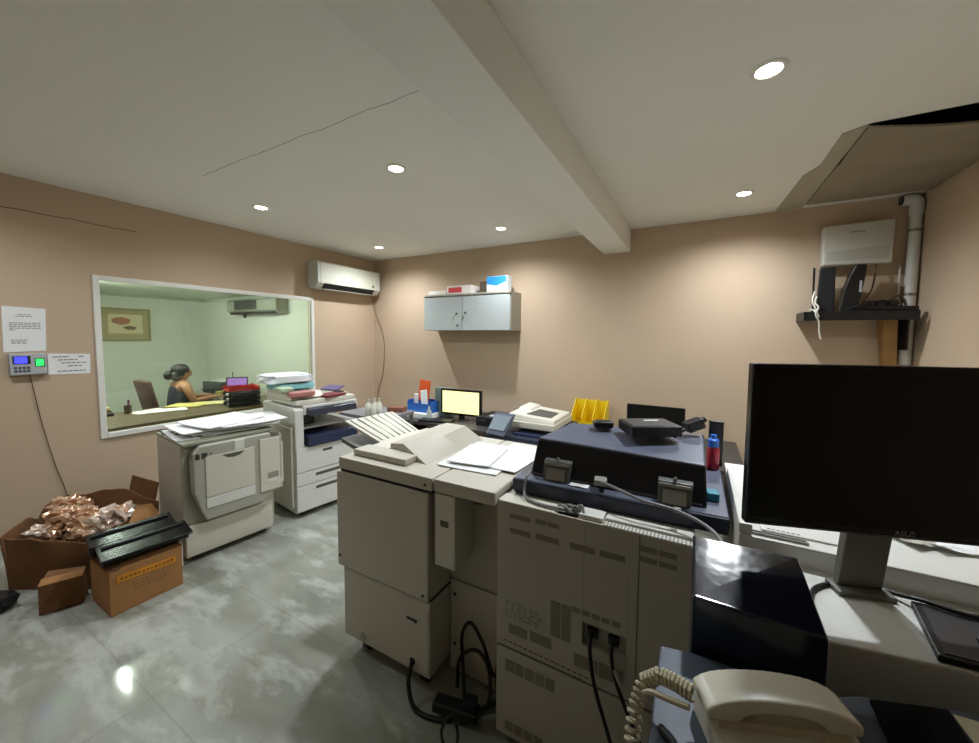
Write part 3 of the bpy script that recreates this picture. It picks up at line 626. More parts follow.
# multifunction printer with touch panel, behind the finisher
mf = thing('multifunction_printer', 'navy multifunction printer with cream scanner top at the back wall', 'printer', (-1.37, 3.6, 0))
MB().box(-1.82, -1.02, 3.22, 3.95, .05, .64, .012).build('body', NAVY, mf)
for x in (-1.75, -1.09):
    for y in (3.3, 3.87): MB().cyl((x, y, 0), (x, y, .05), .025, n=12).build('foot', BLACK, mf, True)
MB().box(-1.68, -1.60, 3.75, 3.94, .64, .70, .004).build('pillar', NAVY, mf)
MB().box(-1.20, -1.10, 3.75, 3.94, .64, .70, .004).build('pillar', NAVY, mf)
MB().box(-1.68, -1.16, 3.36, 3.94, .70, .765, .012).build('scanner', CREAM, mf)
MB().hexa([(-1.67, 3.38, .766), (-1.17, 3.38, .766), (-1.17, 3.93, .766), (-1.67, 3.93, .766), (-1.65, 3.40, .835), (-1.18, 3.40, .80), (-1.18, 3.92, .80), (-1.65, 3.92, .842)], .012).build('document_feeder', CREAM, mf)
MB().hexa([(-1.50, 3.45, .815), (-1.23, 3.47, .797), (-1.24, 3.76, .799), (-1.46, 3.76, .817), (-1.49, 3.46, .828), (-1.24, 3.48, .808), (-1.25, 3.75, .810), (-1.46, 3.75, .829)]).build('feeder_slot', mat('grey feeder slot', (84, 82, 74), .6), mf)
MB().hexa([(-1.655, 3.62, .832), (-1.50, 3.62, .822), (-1.50, 3.92, .824), (-1.655, 3.92, .838), (-1.64, 3.64, .86), (-1.52, 3.64, .848), (-1.52, 3.90, .852), (-1.64, 3.90, .866)], .008).build('feeder_cover', CREAM, mf)
tpn = MB().hexa([(-1.80, 3.18, .65), (-1.60, 3.18, .64), (-1.60, 3.22, .635), (-1.80, 3.22, .645), (-1.745, 3.28, .85), (-1.535, 3.28, .845), (-1.535, 3.31, .84), (-1.745, 3.31, .845)], .006).build('touch_panel', NAVYT, mf)
MB().hexa([(-1.775, 3.190, .70), (-1.61, 3.190, .693), (-1.61, 3.2, .69), (-1.775, 3.2, .697), (-1.735, 3.262, .832), (-1.557, 3.262, .826), (-1.557, 3.27, .823), (-1.735, 3.27, .829)]).build('touch_screen', mat('grey blue glass screen', (136, 148, 158), .2), tpn)
MB().box(-1.56, -1.25, 3.30, 3.70, .6405, .66, .004).build('output_tray', NAVYX, mf)
# yellow rack
yr = thing('magazine_rack', 'yellow three slot plastic magazine rack by the back wall', 'rack', (-.98, 4.05, .60))
for k in range(4):
    x = -1.19 + k * .115
    MB().prism([(3.97, .601), (4.24, .601), (4.24, .915), (4.17, .915), (3.97, .74)], 'x', x, x + .006).build('divider', YEL, yr)
for k in range(3):
    x = -1.184 + k * .115
    t = MB(); t.box(x, x + .109, 4.19, 4.196, .606, .905); t.box(x, x + .109, 3.97, 3.976, .606, .70); t.box(x, x + .109, 3.97, 4.19, .601, .606); t.build('slot', YEL, yr)
st_ = thing('side_table', 'dark side table under the yellow rack at the back wall', 'table', (-.4, 3.9, 0))
MB().prism([(-1.0, 3.30), (.35, 3.30), (.35, 4.28), (-1.22, 4.28), (-1.22, 3.965), (-1.0, 3.965)], 'z', .565, .60, .004).build('table_top', mat('dark desk laminate', (58, 56, 54), .4), st_)
for x in (-.97, .29):
    for y in (3.34, 4.22): MB().box(x, x + .04, y, y + .04, 0, .565).build('leg', BLACK, st_)
fm_ = thing('monitor', 'thin black monitor standing right of the yellow rack', 'monitor', (-.30, 3.5, .60), R(0))
MB().box(-.235, .225, -.012, .018, .13, .415, .003).build('panel', SCREEN, fm_, local=True)
MB().box(-.03, .03, .018, .04, .012, .25).build('neck', BLACK, fm_, local=True)
MB().box(-.11, .11, -.08, .10, 0, .012, .004).build('base', BLACK, fm_, local=True)

# ------------------------------------------------------------------ old copier by the window
oc1 = thing('photocopier', 'old beige photocopier with messy papers on top, below the office window', 'photocopier', (-3.04, 1.185, 0), R(-6))
P = lambda mb, n, m, par=oc1, sm=False: mb.build(n, m, par, sm, True)
P(MB().box(-.54, -.03, .0, .60, .05, .83, .008), 'body', BEIGE2)
P(MB().box(-.50, 0, .005, .575, .045, .265, .008), 'drawer', CREAM)
P(MB().prism([(.085, .36), (.115, .29), (.49, .29), (.57, .35), (.64, .46), (.64, .80), (.615, .828), (.09, .828), (.045, .78), (.045, .50)], 'x', -.03, .05, .014, 3), 'front_cover', CREAMG)
dr = P(MB().box(.045, .056, .115, .43, .455, .745, .004), 'front_door', CREAM)
P(MB().box(.045, .0555, .115, .43, .375, .45, .004), 'lower_door_strip', WHITEP)
t = MB(); t.prism([(.215, .735), (.25, .712), (.29, .704), (.33, .712), (.365, .735)], 'x', .055, .0575); P(t, 'handle_recess', mat('dark grey recess', (84, 84, 76), .6), dr)
P(MB().box(.045, .06, .465, .615, .37, .79, .008), 'side_cover', CREAM)
P(MB().box(.059, .062, .52, .60, .47, .515), 'grille', stripes('copier grille', (120, 116, 104), (170, 166, 150), 2, 140))
P(MB().box(.059, .0615, .52, .595, .435, .458, .001), 'rating_label', WHITEP)
for y0, y1 in ((.06, .085), (.095, .13)): P(MB().box(.045, .0525, y0, y1, .735, .775, .002), 'display', mat('dark copier display', (58, 56, 52), .4))
P(MB().box(.049, .0525, .145, .158, .755, .772, .001), 'button', INK)
P(MB().box(-.005, .052, .30, .365, .75, .82, .003), 'paper_catch', WHITEP)
P(MB().box(-.02, .05, .55, .615, .79, .835, .003), 'dark_panel', mat('grey copier panel', (120, 116, 100), .5))
P(MB().box(-.54, .02, .0, .60, .83, .852, .008), 'platen_lid', mat('grey green lid', (140, 140, 120), .5, var=.12))
P(MB().box(-.36, -.04, .605, .68, .33, .74, .008), 'side_unit', BEIGE)
P(MB().box(-.03, -.012, .61, .675, .38, .72, .004), 'side_unit_cover', CREAM, oc1)
P(MB().box(-.33, -.05, .605, .685, .325, .345, .002), 'side_shelf', BEIGE2)
for x in (-.46, -.07):
    for y in (.07, .52): P(MB().cyl((x, y - .02, .026), (x, y + .02, .026), .026, n=14), 'caster', BLACK, sm=True)
# papers on it
for k in range(7):
    a = [R(-8), R(-14), R(2), R(-22), R(-4), R(-12), R(9)][k]
    x, y = [(-3.28, 1.44), (-3.23, 1.60), (-3.30, 1.50), (-3.20, 1.68), (-3.27, 1.46), (-3.17, 1.70), (-3.26, 1.55)][k]
    o = MB().sheet((x, y, .8555 + k * .0108), .36, .45, a, .0075, .012, .0014, k + 40, 10, 12, (-.01, .0)).build('paper_sheaf', PAPER, None, True)
    tag(o, 'sheaf of white papers in the messy pile on the old photocopier', 'papers', 'paper sheaves on the old photocopier')
tag(MB().sheet((-3.42, 1.31, .8535), .20, .14, R(10), .004, .03, .006, 71).build('folder', mat('dark green folder', (62, 84, 58), .5)), 'dark green folder corner under the papers on the old photocopier', 'folder')
for k, (x, y, lb) in enumerate([(-3.05, 1.34, 'crumpled clear plastic sleeve hanging over the front left of the paper pile'), (-3.08, 1.78, 'crumpled clear plastic sleeve hanging over the front right of the paper pile')]):
    tag(MB().blob((x, y, .898), (.16, .30, .02), .6, .5, 3, k + 3, 3, R(-8)).build('plastic_sleeve', mat('clear grey plastic film', (196, 198, 192), .2, trans=.4), None, True), lb, 'plastic sleeve') if k == 9 else None

# ------------------------------------------------------------------ white copier with navy trays
c2 = thing('photocopier', 'white photocopier with navy trays and packs piled on its lid, in the corner', 'photocopier', (-2.975, 1.965, 0), R(-8))
P = lambda mb, n, m, par=c2, sm=False: mb.build(n, m, par, sm, True)
P(MB().box(-.62, -.012, 0, .60, .05, .62, .008), 'body', WHITEP)
for z0, z1 in ((.06, .283), (.29, .402)):
    d = P(MB().box(-.012, .004, .003, .597, z0, z1, .005), 'drawer', WHITEP)
    P(MB().box(.0035, .0055, .17, .42, z1 - .055, z1 - .028, .002), 'handle_slot', mat('dark grey recess', (84, 84, 76), .6), d)
P(MB().box(-.012, .006, .003, .597, .408, .62, .006), 'front_cover', WHITEP)
P(MB().box(.0055, .0075, .24, .33, .555, .575), 'badge', mat('dark badge', (70, 70, 72), .4))
P(MB().prism([(-.62, .62), (-.0, .62), (.0, .955), (-.05, .975), (-.62, .975)], 'y', 0, .075, .008), 'side_column', WHITEP)
P(MB().box(-.62, -.56, .075, .60, .62, .90), 'rear_column', CREAMG)
P(MB().box(-.55, .03, .10, .585, .625, .72, .012), 'output_tray', NAVYX)
P(MB().box(-.56, -.03, .085, .597, .775, .79, .003), 'upper_tray', mat('grey white tray', (190, 192, 188), .5))
P(MB().box(-.56, -.10, .085, .22, .80, .90, .004), 'inner_unit', BLACK)
P(MB().box(-.62, .0, .075, .60, .905, .985, .01), 'scanner', WHITEP)
P(MB().hexa([(-.04, .10, .915), (.06, .10, .90), (.06, .56, .90), (-.04, .56, .915), (-.04, .10, .975), (.045, .10, .955), (.045, .56, .955), (-.04, .56, .975)], .005), 'control_panel', mat('dark navy panel', (38, 42, 56), .35))
P(MB().box(-.58, -.02, .02, .59, .986, 1.03, .012), 'platen_lid', CREAM)
P(MB().prism([(-.57, 1.031), (-.10, 1.031), (-.06, 1.045), (-.12, 1.085), (-.50, 1.10), (-.57, 1.07)], 'y', .0, .30, .012), 'document_feeder', CREAM)
P(MB().obox((-.28, .45, 1.045), (.36, .24, .01), (0, 0, 0), .004), 'feeder_tray', CREAMG)
P(MB().box(-.58, -.04, -.02, -.0, .10, .80, .006), 'side_panel', CREAM)
for x in (-.5, -.07):
    for y in (.08, .52): P(MB().cyl((x, y - .02, .026), (x, y + .02, .026), .026, n=14), 'caster', BLACK, sm=True)
rz2 = R(-8)
def on2(x, y): return (-2.975 + x * math.cos(rz2) - y * math.sin(rz2), 1.965 + x * math.sin(rz2) + y * math.cos(rz2))
def lump(name, lb, cat, m, x, y, z, size, e=.35, amp=.1, seed=1, rz=0, grp=None):
    X, Y = on2(x, y); return tag(MB().blob((X, Y, z + size[2] / 2), size, e, amp, 3, seed, 3, rz2 + rz).build(name, m, None, True), lb, cat, grp)
lump('plastic_pack', 'teal wrapped pack under the white plastic pack on the white photocopier', 'pack', mat('teal wrapped pack', (132, 190, 196), .35, var=.1), -.36, .14, 1.103, (.26, .34, .055), .25, .06, 2)
lump('plastic_bag', 'puffy white plastic pack topmost on the white photocopier', 'pack', mat('white plastic film', (228, 232, 234), .3, var=.04), -.37, .10, 1.162, (.30, .40, .085), .4, .22, 4)
lump('file_pouch', 'greenish pouch with pink papers at the left of the white photocopier lid', 'pouch', mat('pale green pouch', (176, 196, 160), .4), -.20, -.0, 1.10, (.18, .12, .045), .5, .15, 6)
lump('pink_bundle', 'pinkish wrapped bundle at the front of the white photocopier lid', 'bundle', mat('dusty pink wrap', (176, 116, 112), .5, var=.1), -.08, .10, 1.088 - .03, (.10, .22, .05), .4, .1, 7)
X, Y = on2(-.09, .38); tag(MB().obox((X, Y, 1.042), (.16, .22, .022), (0, 0, rz2 + .2), .003).build('notebook', mat('dark red cover', (120, 44, 50), .5)), 'dark red notebook lying on the white photocopier lid', 'notebook')
X, Y = on2(-.30, .52); tag(MB().obox((X, Y, 1.075), (.20, .12, .012), (R(14), 0, rz2 + .3), .003).build('tablet', mat('purple grey tablet', (96, 86, 128), .3)), 'purple grey tablet tilted at the right of the white photocopier lid', 'tablet')
X, Y = on2(-.16, .50); tag(MB().obox((X, Y, 1.056), (.10, .07, .008), (0, 0, rz2 - .2), .002).build('calculator', BLACK), 'small black calculator on the right of the white photocopier lid', 'calculator')
# white bottles behind the copier on a low stand
ls = thing('low_stand', 'grey low stand with small white bottles right of the white photocopier', 'stand', (-3.0, 3.05, 0))
MB().box(-3.35, -2.72, 2.72, 3.20, .74, .775, .004).build('stand_top', mat('grey stand laminate', (128, 128, 132), .5), ls)
for x in (-3.33, -2.76):
    for y in (2.74, 3.16): MB().box(x, x + .03, y, y + .03, 0, .74).build('leg', METAL, ls)
bt = None
for k in range(4):
    x, y = -3.0 + .072 * (k % 2) , 2.80 + .085 * (k // 2)
    lb = 'small white bottle standing in a cluster on the grey low stand'
    if k == 0:
        bt = thing('small_bottle', lb, 'bottle', (x, y, .775), 0, 'small white bottles on the grey stand')
        MB().lathe([(.028, 0), (.03, .005), (.03, .10), (.014, .125), (.014, .135), (0, .135)], (0, 0, 0), 16).build('bottle', mat('white bottle plastic', (222, 220, 206), .35), bt, True, True)
        MB().lathe([(.016, .1355), (.016, .16), (0, .16)], (0, 0, 0), 14).build('cap', CREAMG, bt, True, True)
    else:
        o = copy_tree(bt); o.location = (x, y, .775)
tag(MB().obox((-2.86, 3.08, .80), (.18, .12, .05), (0, 0, .3), .004).build('small_box', mat('reddish brown card', (128, 78, 60), .6)), 'reddish brown small box at the right end of the grey low stand', 'box')

# ------------------------------------------------------------------ cardboard boxes on the floor
lbx = thing('cardboard_box', 'cardboard box with an orange printed label and black cartridges on top', 'box', (-2.98, .91, 0))
MB().box(-3.13, -2.835, .745, 1.085, .001, .255, .003).build('carton', CARD, lbx)
MB().hexa([(-2.834, .775, .185), (-2.832, .775, .185), (-2.832, 1.05, .165), (-2.834, 1.05, .165), (-2.834, .775, .225), (-2.832, .775, .225), (-2.832, 1.05, .207), (-2.834, 1.05, .207)]).build('orange_label', mat('orange box print', (212, 140, 30), .7, var=.1), lbx)
t = MB()
for k in range(13):
    y = .79 + k * .0195
    t.box(-2.8325, -2.8312, y, y + random.uniform(.008, .014), .196 - k * .0012, .206 + random.uniform(0, .008) - k * .0012)
t.build('print', mat('brown box print', (150, 84, 24), .7), lbx)
t = MB()
for r_ in range(3):
    for k in range(8):
        y = .84 + k * .02 + r_ * .004; t.box(-2.8345, -2.8338, y, y + random.uniform(.008, .015), .148 - r_ * .02, .153 - r_ * .02)
t.build('small_print', mat('grey box print', (112, 84, 58), .8), lbx)
MB().hexa([(-3.13, .75, .256), (-2.84, .745, .256), (-2.835, .80, .262), (-3.13, .86, .266), (-3.13, .75, .259), (-2.84, .745, .259), (-2.835, .80, .265), (-3.13, .86, .269)]).build('top_flap', CARDD, lbx)
MB().box(-2.99, -2.834, 1.0855, 1.0885, .12, .262).build('white_card', PAPER, lbx)
def cartridge(lb, c, rz, tilt, L=.40, W=.10, H=.075, grp=None):
    t = thing('toner_cartridge', lb, 'toner cartridge', c, rz)
    MB().prism([(-W / 2, 0), (W / 2 - .03, 0), (W / 2 - .01, .02), (W / 2 - .015, H - .04), (W / 2 - .03, H - .024), (-W / 2 + .015, H - .022), (-W / 2, H - .04)], 'y', -L / 2 + .02, L / 2 - .02, .006).build('housing', BLACKG, t, local=True)
    MB().prism([(-W / 2 - .008, H - .012), (W / 2 + .035, H - .034), (W / 2 + .04, H - .022), (-W / 2 - .004, H + .003)], 'y', -L / 2, L / 2, .003).build('top_shield', BLACKG, t, local=True)
    MB().prism([(-W / 2 + .03, H - .008), (-W / 2 + .05, H - .012), (-W / 2 + .05, H + .006), (-W / 2 + .03, H + .010)], 'y', -L / 2 + .02, L / 2 - .02, .002).build('ridge', BLACK, t, local=True)
    for s in (-1, 1): MB().box(-W / 2 + .005, W / 2 - .02, s * (L / 2 - .018) - .01, s * (L / 2 - .018) + .01, .008, H - .03, .004).build('end_plate', BLACK, t, local=True)
    MB().box(-W / 2 + .005, -W / 2 + .022, -.05, .05, H - .002, H + .004, .001).build('grip', BLACK, t, local=True)
    return t
cartridge('long black toner cartridge at the front on the orange labelled cardboard box', (-2.925, .94, .271), R(-7), 0, .42, .13, .085)
cartridge('long black toner cartridge behind, against the gold foil carton', (-3.095, .93, .271), R(-8), 0, .40, .11, .11)
sb = thing('cardboard_box', 'small plain cardboard box left of the orange labelled one', 'box', (-3.24, .65, 0))
t = MB(); t.hexa([(-3.205, .55, .001), (-3.145, .715, .001), (-3.23, .755, .001), (-3.36, .625, .001), (-3.20, .552, .17), (-3.142, .715, .165), (-3.23, .752, .18), (-3.35, .622, .18)], .002); t.build('carton', CARDD, sb)
MB().hexa([(-3.20, .552, .171), (-3.142, .715, .166), (-3.17, .728, .19), (-3.24, .575, .19), (-3.20, .552, .174), (-3.142, .715, .169), (-3.17, .728, .193), (-3.24, .575, .193)]).build('top_flap', CARD, sb)
# big torn carton full of foil wrapping
bb = thing('cardboard_box', 'big torn cardboard carton filled with gold foil wrapping', 'box', (-3.75, .8, 0))
def cardwall(p, q, h0, h1, name, lean=(0, 0), n=14, seed=0, notch=None, m=CARDD):
    bmw = bmesh.new(); th = .007
    d = Vector((q[0] - p[0], q[1] - p[1], 0)); nrm = Vector((-d.y, d.x, 0)).normalized(); rows = 7
    F = []; K = []
    for i in range(n + 1):
        u = i / n; hh = h0 + (h1 - h0) * u + .022 * noise.noise((u * 5 + seed, seed, 0))
        if notch: hh -= notch[2] * math.exp(-((u - notch[0]) / notch[1]) ** 2)
        a = []; b = []
        for j in range(rows + 1):
            v = j / rows
            x = p[0] + d.x * u + lean[0] * v ** 1.5; y = p[1] + d.y * u + lean[1] * v ** 1.5
            w_ = .014 * noise.noise((u * 4 + seed * 3, v * 3, 1.7)) * v
            P0 = Vector((x, y, .001 + hh * v)) + nrm * w_
            a.append(bmw.verts.new(P0)); b.append(bmw.verts.new(P0 - nrm * th))
        F.append(a); K.append(b)
    for i in range(n):
        for j in range(rows):
            bmw.faces.new((F[i][j], F[i + 1][j], F[i + 1][j + 1], F[i][j + 1])); bmw.faces.new((K[i][j], K[i][j + 1], K[i + 1][j + 1], K[i + 1][j]))
        bmw.faces.new((F[i][rows], F[i + 1][rows], K[i + 1][rows], K[i][rows])); bmw.faces.new((F[i][0], K[i][0], K[i + 1][0], F[i + 1][0]))
    for i in (0, n):
        for j in range(rows): bmw.faces.new((F[i][j], F[i][j + 1], K[i][j + 1], K[i][j]))
    k = MB(); k.bm = bmw; bmesh.ops.recalc_face_normals(bmw, faces=bmw.faces); return k.build(name, m, bb, True, angle=30)
A_, B_, C_, D_ = (-3.70, .53), (-3.245, .80), (-3.27, 1.10), (-4.05, .84)
cardwall(A_, B_, .33, .29, 'front_panel', (-.01, .0), seed=1)
cardwall(B_, C_, .30, .42, 'right_panel', (.0, .0), seed=2)
cardwall(C_, D_, .42, .40, 'back_panel', (.0, .03), seed=3, notch=(.45, .28, -.08))
cardwall(D_, A_, .40, .33, 'left_panel', (-.03, -.02), seed=4, notch=(.35, .10, .07))
MB().hexa([(-3.27, 1.09, .42), (-3.30, 1.02, .43), (-3.20, .93, .33), (-3.16, 1.12, .31), (-3.27, 1.094, .427), (-3.30, 1.024, .437), (-3.195, .934, .336), (-3.155, 1.124, .316)]).build('side_flap', CARD, bb)
MB().prism([(A_[0] + .01, A_[1] + .02), (B_[0] - .01, B_[1] + .01), (C_[0] - .02, C_[1] - .01), (D_[0] + .03, D_[1] - .01)], 'z', .001, .006).build('bottom_panel', CARDD, bb)
n_ = 0
for lay, (zz, cnt) in enumerate(((.06, 4), (.16, 6), (.265, 15), (.32, 9))):
    for k in range(cnt):
        u, vv = random.random() * .76 + .11, random.random() * .66 + .18
        p0 = (A_[0] + (B_[0] - A_[0]) * u, A_[1] + (B_[1] - A_[1]) * u); p1 = (D_[0] + (C_[0] - D_[0]) * u, D_[1] + (C_[1] - D_[1]) * u)
        if lay == 3: vv = .35 + vv * .55
        x = p0[0] + (p1[0] - p0[0]) * vv; y = p0[1] + (p1[1] - p0[1]) * vv
        s_ = random.uniform(.12, .18) if lay > 1 else random.uniform(.09, .12)
        o = MB().blob((x, y, zz + .045 + random.uniform(-.02, .02) + .05 * (vv - .5)), (s_, s_ * random.uniform(.7, 1), s_ * .72), .8, .75, 2.6, n_ + 11, 3 if lay > 1 else 2, random.random() * 6).build('foil_wad', FOIL if random.random() < .6 else FOIL2, None, False)
        n_ += 1
        tag(o, 'crumpled gold foil wrapper in the big torn carton', 'foil wrapper', 'crumpled foil wrappers in the big carton')
tag(MB().blob((-3.50, .44, .05), (.20, .12, .10), .7, .35, 2.4, 5, 3, .5).build('plastic_bag', mat('black bin plastic', (18, 18, 18), .35), None, True), 'black plastic bag on the floor left of the big torn carton', 'bag')
tag(MB().obox((-3.82, 1.20, .23), (.36, .012, .44), (R(-12), 0, R(6)), .002).build('cardboard_sheet', CARDD), 'flat brown cardboard sheet leaning behind the big torn carton', 'cardboard sheet')

# ------------------------------------------------------------------ finisher of the printing line
fi = thing('finisher', 'tall beige finisher cabinet with a ribbed catch tray, left end of the printing line', 'finisher', (-1.26, 1.55, 0))
MB().box(-1.525, -.982, 1.25, 1.92, .085, .437, .006).build('lower_cabinet', BEIGE, fi)
MB().box(-1.525, -.982, 1.262, 1.92, .437, .447).build('groove', DARKGAP, fi)
ud = MB().box(-1.553, -.982, 1.238, 1.92, .447, .928, .007).build('rear_door', BEIGE, fi)
for x, z in ((-1.535, .50), (-1.01, .47)): MB().cyl((x, 1.239, z), (x, 1.235, z), .007, n=12).build('screw', INKD, ud, True)
MB().box(-1.535, -.97, 1.25, 1.92, .928, .942).build('groove', DARKGAP, fi)
MB().box(-1.54, -.962, 1.242, 1.93, .942, 1.0, .007).build('top_cover', BEIGE, fi)
MB().cyl((-1.0, 1.243, .965), (-1.0, 1.239, .965), .006, n=12).build('screw', INKD, fi, True)
MB().box(-1.50, -1.16, 1.30, 1.40, 1.0005, 1.03, .005).build('raised_strip', BEIGE, fi)
MB().box(-1.50, -1.38, 1.42, 1.80, 1.0005, 1.02, .004).build('stacker_cover', CREAM, fi)
pa_ = [(-1.352, 1.405, 1.0005), (-1.354, 1.41, 1.052), (-1.262, 1.40, 1.066), (-1.09, 1.365, 1.0005)]
pb_ = [(-1.36, 1.87, 1.0005), (-1.34, 1.80, 1.07), (-1.272, 1.785, 1.094), (-1.155, 1.80, 1.088), (-1.072, 1.866, 1.0005)]
hb = bmesh.new(); nseg = 10
ra, rb = [pa_[0], pa_[1], pa_[2], tuple(Vector(pa_[2]).lerp(Vector(pa_[3]), .35)), pa_[3]], pb_
rows_ = [[hb.verts.new(Vector(p).lerp(Vector(q), i / nseg)) for p, q in zip(ra, rb)] for i in range(nseg + 1)]
for i in range(nseg):
    for k in range(4): hb.faces.new((rows_[i][k], rows_[i][k + 1], rows_[i + 1][k + 1], rows_[i + 1][k]))
    hb.faces.new((rows_[i][4], rows_[i][0], rows_[i + 1][0], rows_[i + 1][4]))
hb.faces.new(rows_[0]); hb.faces.new(rows_[-1][::-1]); bmesh.ops.recalc_face_normals(hb, faces=hb.faces)
hm = MB(); hm.bm = hb; hm.build('sloping_cover', BEIGE, fi, True, angle=25)
ct_ = MB().hexa([(-1.54, 1.53, .985), (-1.53, 1.85, .985), (-1.745, 1.83, 1.09), (-1.80, 1.50, 1.085), (-1.54, 1.53, 1.0), (-1.53, 1.85, 1.0), (-1.74, 1.83, 1.105), (-1.80, 1.50, 1.10)], .004).build('catch_tray', CREAM, fi)
for k in range(7):
    v = .08 + k * .14
    def tp_(u): return Vector((-1.54 + .01 * v, 1.53 + .32 * v, 1.0)) * (1 - u) + Vector((-1.80 + .06 * v, 1.50 + .33 * v, 1.10 + .005 * v)) * u
    MB().tube([tp_(.05) + Vector((0, 0, .002)), tp_(.95) + Vector((0, 0, .002))], .006, 6, False).build('rib', CREAMG if k % 2 else CREAM, ct_)
MB().hexa([(-1.54, 1.48, .90), (-1.54, 1.83, .90), (-1.76, 1.80, .985), (-1.80, 1.47, .98), (-1.54, 1.48, .935), (-1.54, 1.83, .935), (-1.755, 1.80, 1.01), (-1.80, 1.47, 1.005)], .004).build('lower_tray', mat('grey tray plastic', (128, 128, 122), .5), fi)
sw = MB().box(-1.16, -.99, 1.247, 1.2505, .10, .40, .001).build('access_panel', BEIGE, fi)
MB().box(-1.11, -1.05, 1.2455, 1.2475, .325, .337).build('marking', INKD, fi); MB().cyl((-1.058, 1.248, .33), (-1.058, 1.243, .33), .008, n=12).build('knob', INKD, fi, True)
MB().cyl((-1.077, 1.25, .135), (-1.077, 1.246, .135), .016, n=16).build('cable_outlet', DARKGAP, fi, True)
for x in (-1.42, -1.05):
    for y in (1.32, 1.85):
        cs = MB().cyl((x - .018, y, .034), (x + .018, y, .034), .034, n=18).build('caster', BLACK, fi, True); MB().cyl((x, y, .05), (x, y, .085), .012, n=10).build('caster_stem', METAL, cs, True)
MB().cyl((-1.395, 1.246, .115), (-1.395, 1.252, .115), .02, n=18).build('leveling_knob', CREAMG, fi, True)
# transport module between finisher and printer
tm = thing('transport_module', 'narrow beige transport module between the finisher and the vented printer', 'printer module', (-.81, 1.6, 0))
MB().box(-.978, -.72, 1.40, 1.92, .475, .91, .006).build('upper_cabinet', BEIGE2, tm)
MB().box(-.978, -.72, 1.40, 1.92, .03, .468, .006).build('lower_cabinet', BEIGE, tm)
MB().box(-.718, -.662, 1.47, 1.92, .03, .91, .004).build('side_strip', BEIGE2, tm)
MB().box(-.955, -.662, 1.245, 1.93, .945, 1.0, .007).build('top_cover', BEIGE, tm)
MB().box(-.94, -.665, 1.42, 1.90, .91, .945).build('neck', BEIGE2, tm)
bx_ = MB().box(-.957, -.852, 1.252, 1.399, .622, .938, .006).build('duct_box', CREAM, tm)
MB().box(-.925, -.885, 1.2500, 1.2535, .80, .825).build('label', mat('brown label', (96, 86, 68), .6), bx_)
MB().box(-.875, -.80, 1.3975, 1.4005, .855, .90).build('vent', VENTX, tm)
for z in (.40, .16): MB().cyl((-.95, 1.401, z), (-.95, 1.397, z), .008, n=12).build('screw', INKD, tm, True)
for x in (-.95, -.70): MB().cyl((x, 1.6, .0), (x, 1.6, .03), .025, n=12).build('foot', BLACK, tm, True)
# main printer
mp = thing('printer', 'large beige printer showing its vented back, navy scanner lid on top', 'printer', (-.32, 1.57, 0))
X0, X1, YR = -.652, .012, 1.25
MB().box(X0, X1, YR + .03, 1.92, .40, .972, .004).build('body', BEIGE, mp)
t = MB(); t.box(X0, -.316, YR, YR + .03, .402, .975, .003); t.box(-.17, X1, YR, YR + .03, .402, .975, .003); t.box(-.316, -.17, YR, YR + .03, .616, .975); t.box(-.316, -.17, YR, YR + .03, .402, .533); t.build('rear_panel', BEIGE2, mp)
MB().box(X0, -.02, YR + .008, 1.92, .392, .402).build('groove', DARKGAP, mp)
MB().box(X0, -.02, YR, 1.92, .035, .392, .004).build('lower_cabinet', BEIGE2, mp)
for x in (-.58, -.1):
    for y in (1.34, 1.84): MB().cyl((x, y, 0), (x, y, .035), .03, n=14).build('foot', BLACK, mp, True)
vents = [(-.60, -.518, .917, .934), (-.496, -.455, .922, .938), (-.448, -.407, .922, .938), (-.599, -.517, .860, .879), (-.495, -.406, .864, .883), (-.367, -.28, .866, .886), (-.264, -.183, .868, .888), (-.143, -.089, .922, .94), (-.084, -.033, .922, .94), (-.141, -.088, .888, .905), (-.083, -.032, .888, .905),
         (-.598, -.523, .463, .50), (-.511, -.428, .466, .505), (-.432, -.397, .52, .652), (-.392, -.359, .52, .652), (-.343, -.263, .446, .492), (-.257, -.178, .444, .495)]
for k, (a, b, z0, z1) in enumerate(vents):
    MB().box(a, b, YR - .0015, YR + .0005, z0, z1).build('vent', VENTZ if z1 - z0 > .1 else VENTX, mp)
for k in range(5): MB().box(-.354 + k * .034, -.327 + k * .034, YR - .0015, YR + .0005, .640, .658).build('vent', VENTX, mp)
for k in range(5): MB().box(-.611 + k * .041, -.577 + k * .041, YR - .0015, YR + .0005, .305, .352).build('vent', VENTX, mp)
for k in range(4): MB().box(-.611 + k * .041, -.577 + k * .041, YR - .0015, YR + .0005, .062, .10).build('vent', VENTX, mp)
MB().box(-.142, -.139, YR - .001, YR + .0005, .41, .97).build('panel_seam', mat('dark seam', (96, 90, 76), .7), mp)
rl = MB().box(-.625, -.456, YR - .0012, YR + .0005, .513, .594).build('rating_label', mat('faded label', (176, 172, 158), .6), mp)
t = MB()
for r_ in range(6):
    x = -.615
    while x < -.475:
        w_ = random.uniform(.006, .02); t.box(x, x + w_, YR - .0018, YR - .001, .583 - r_ * .011, .5865 - r_ * .011); x += w_ + random.uniform(.004, .02)
t.build('print', mat('faded label print', (112, 106, 94), .7), rl)
t = MB()
for k in range(16): t.box(-.62 + k * .021, -.606 + k * .021, YR - .0014, YR - .0006, .425 - .0006 * k, .43 - .0006 * k)
t.build('warning_print', mat('faded red print', (112, 90, 74), .7), mp)
MB().box(-.316, -.17, YR + .028, YR + .03, .533, .616).build('recess_back', CREAMG, mp)
for x in (-.285, -.215): MB().box(x - .018, x + .018, YR + .012, YR + .029, .56, .59, .003).build('power_inlet', BLACK, mp)
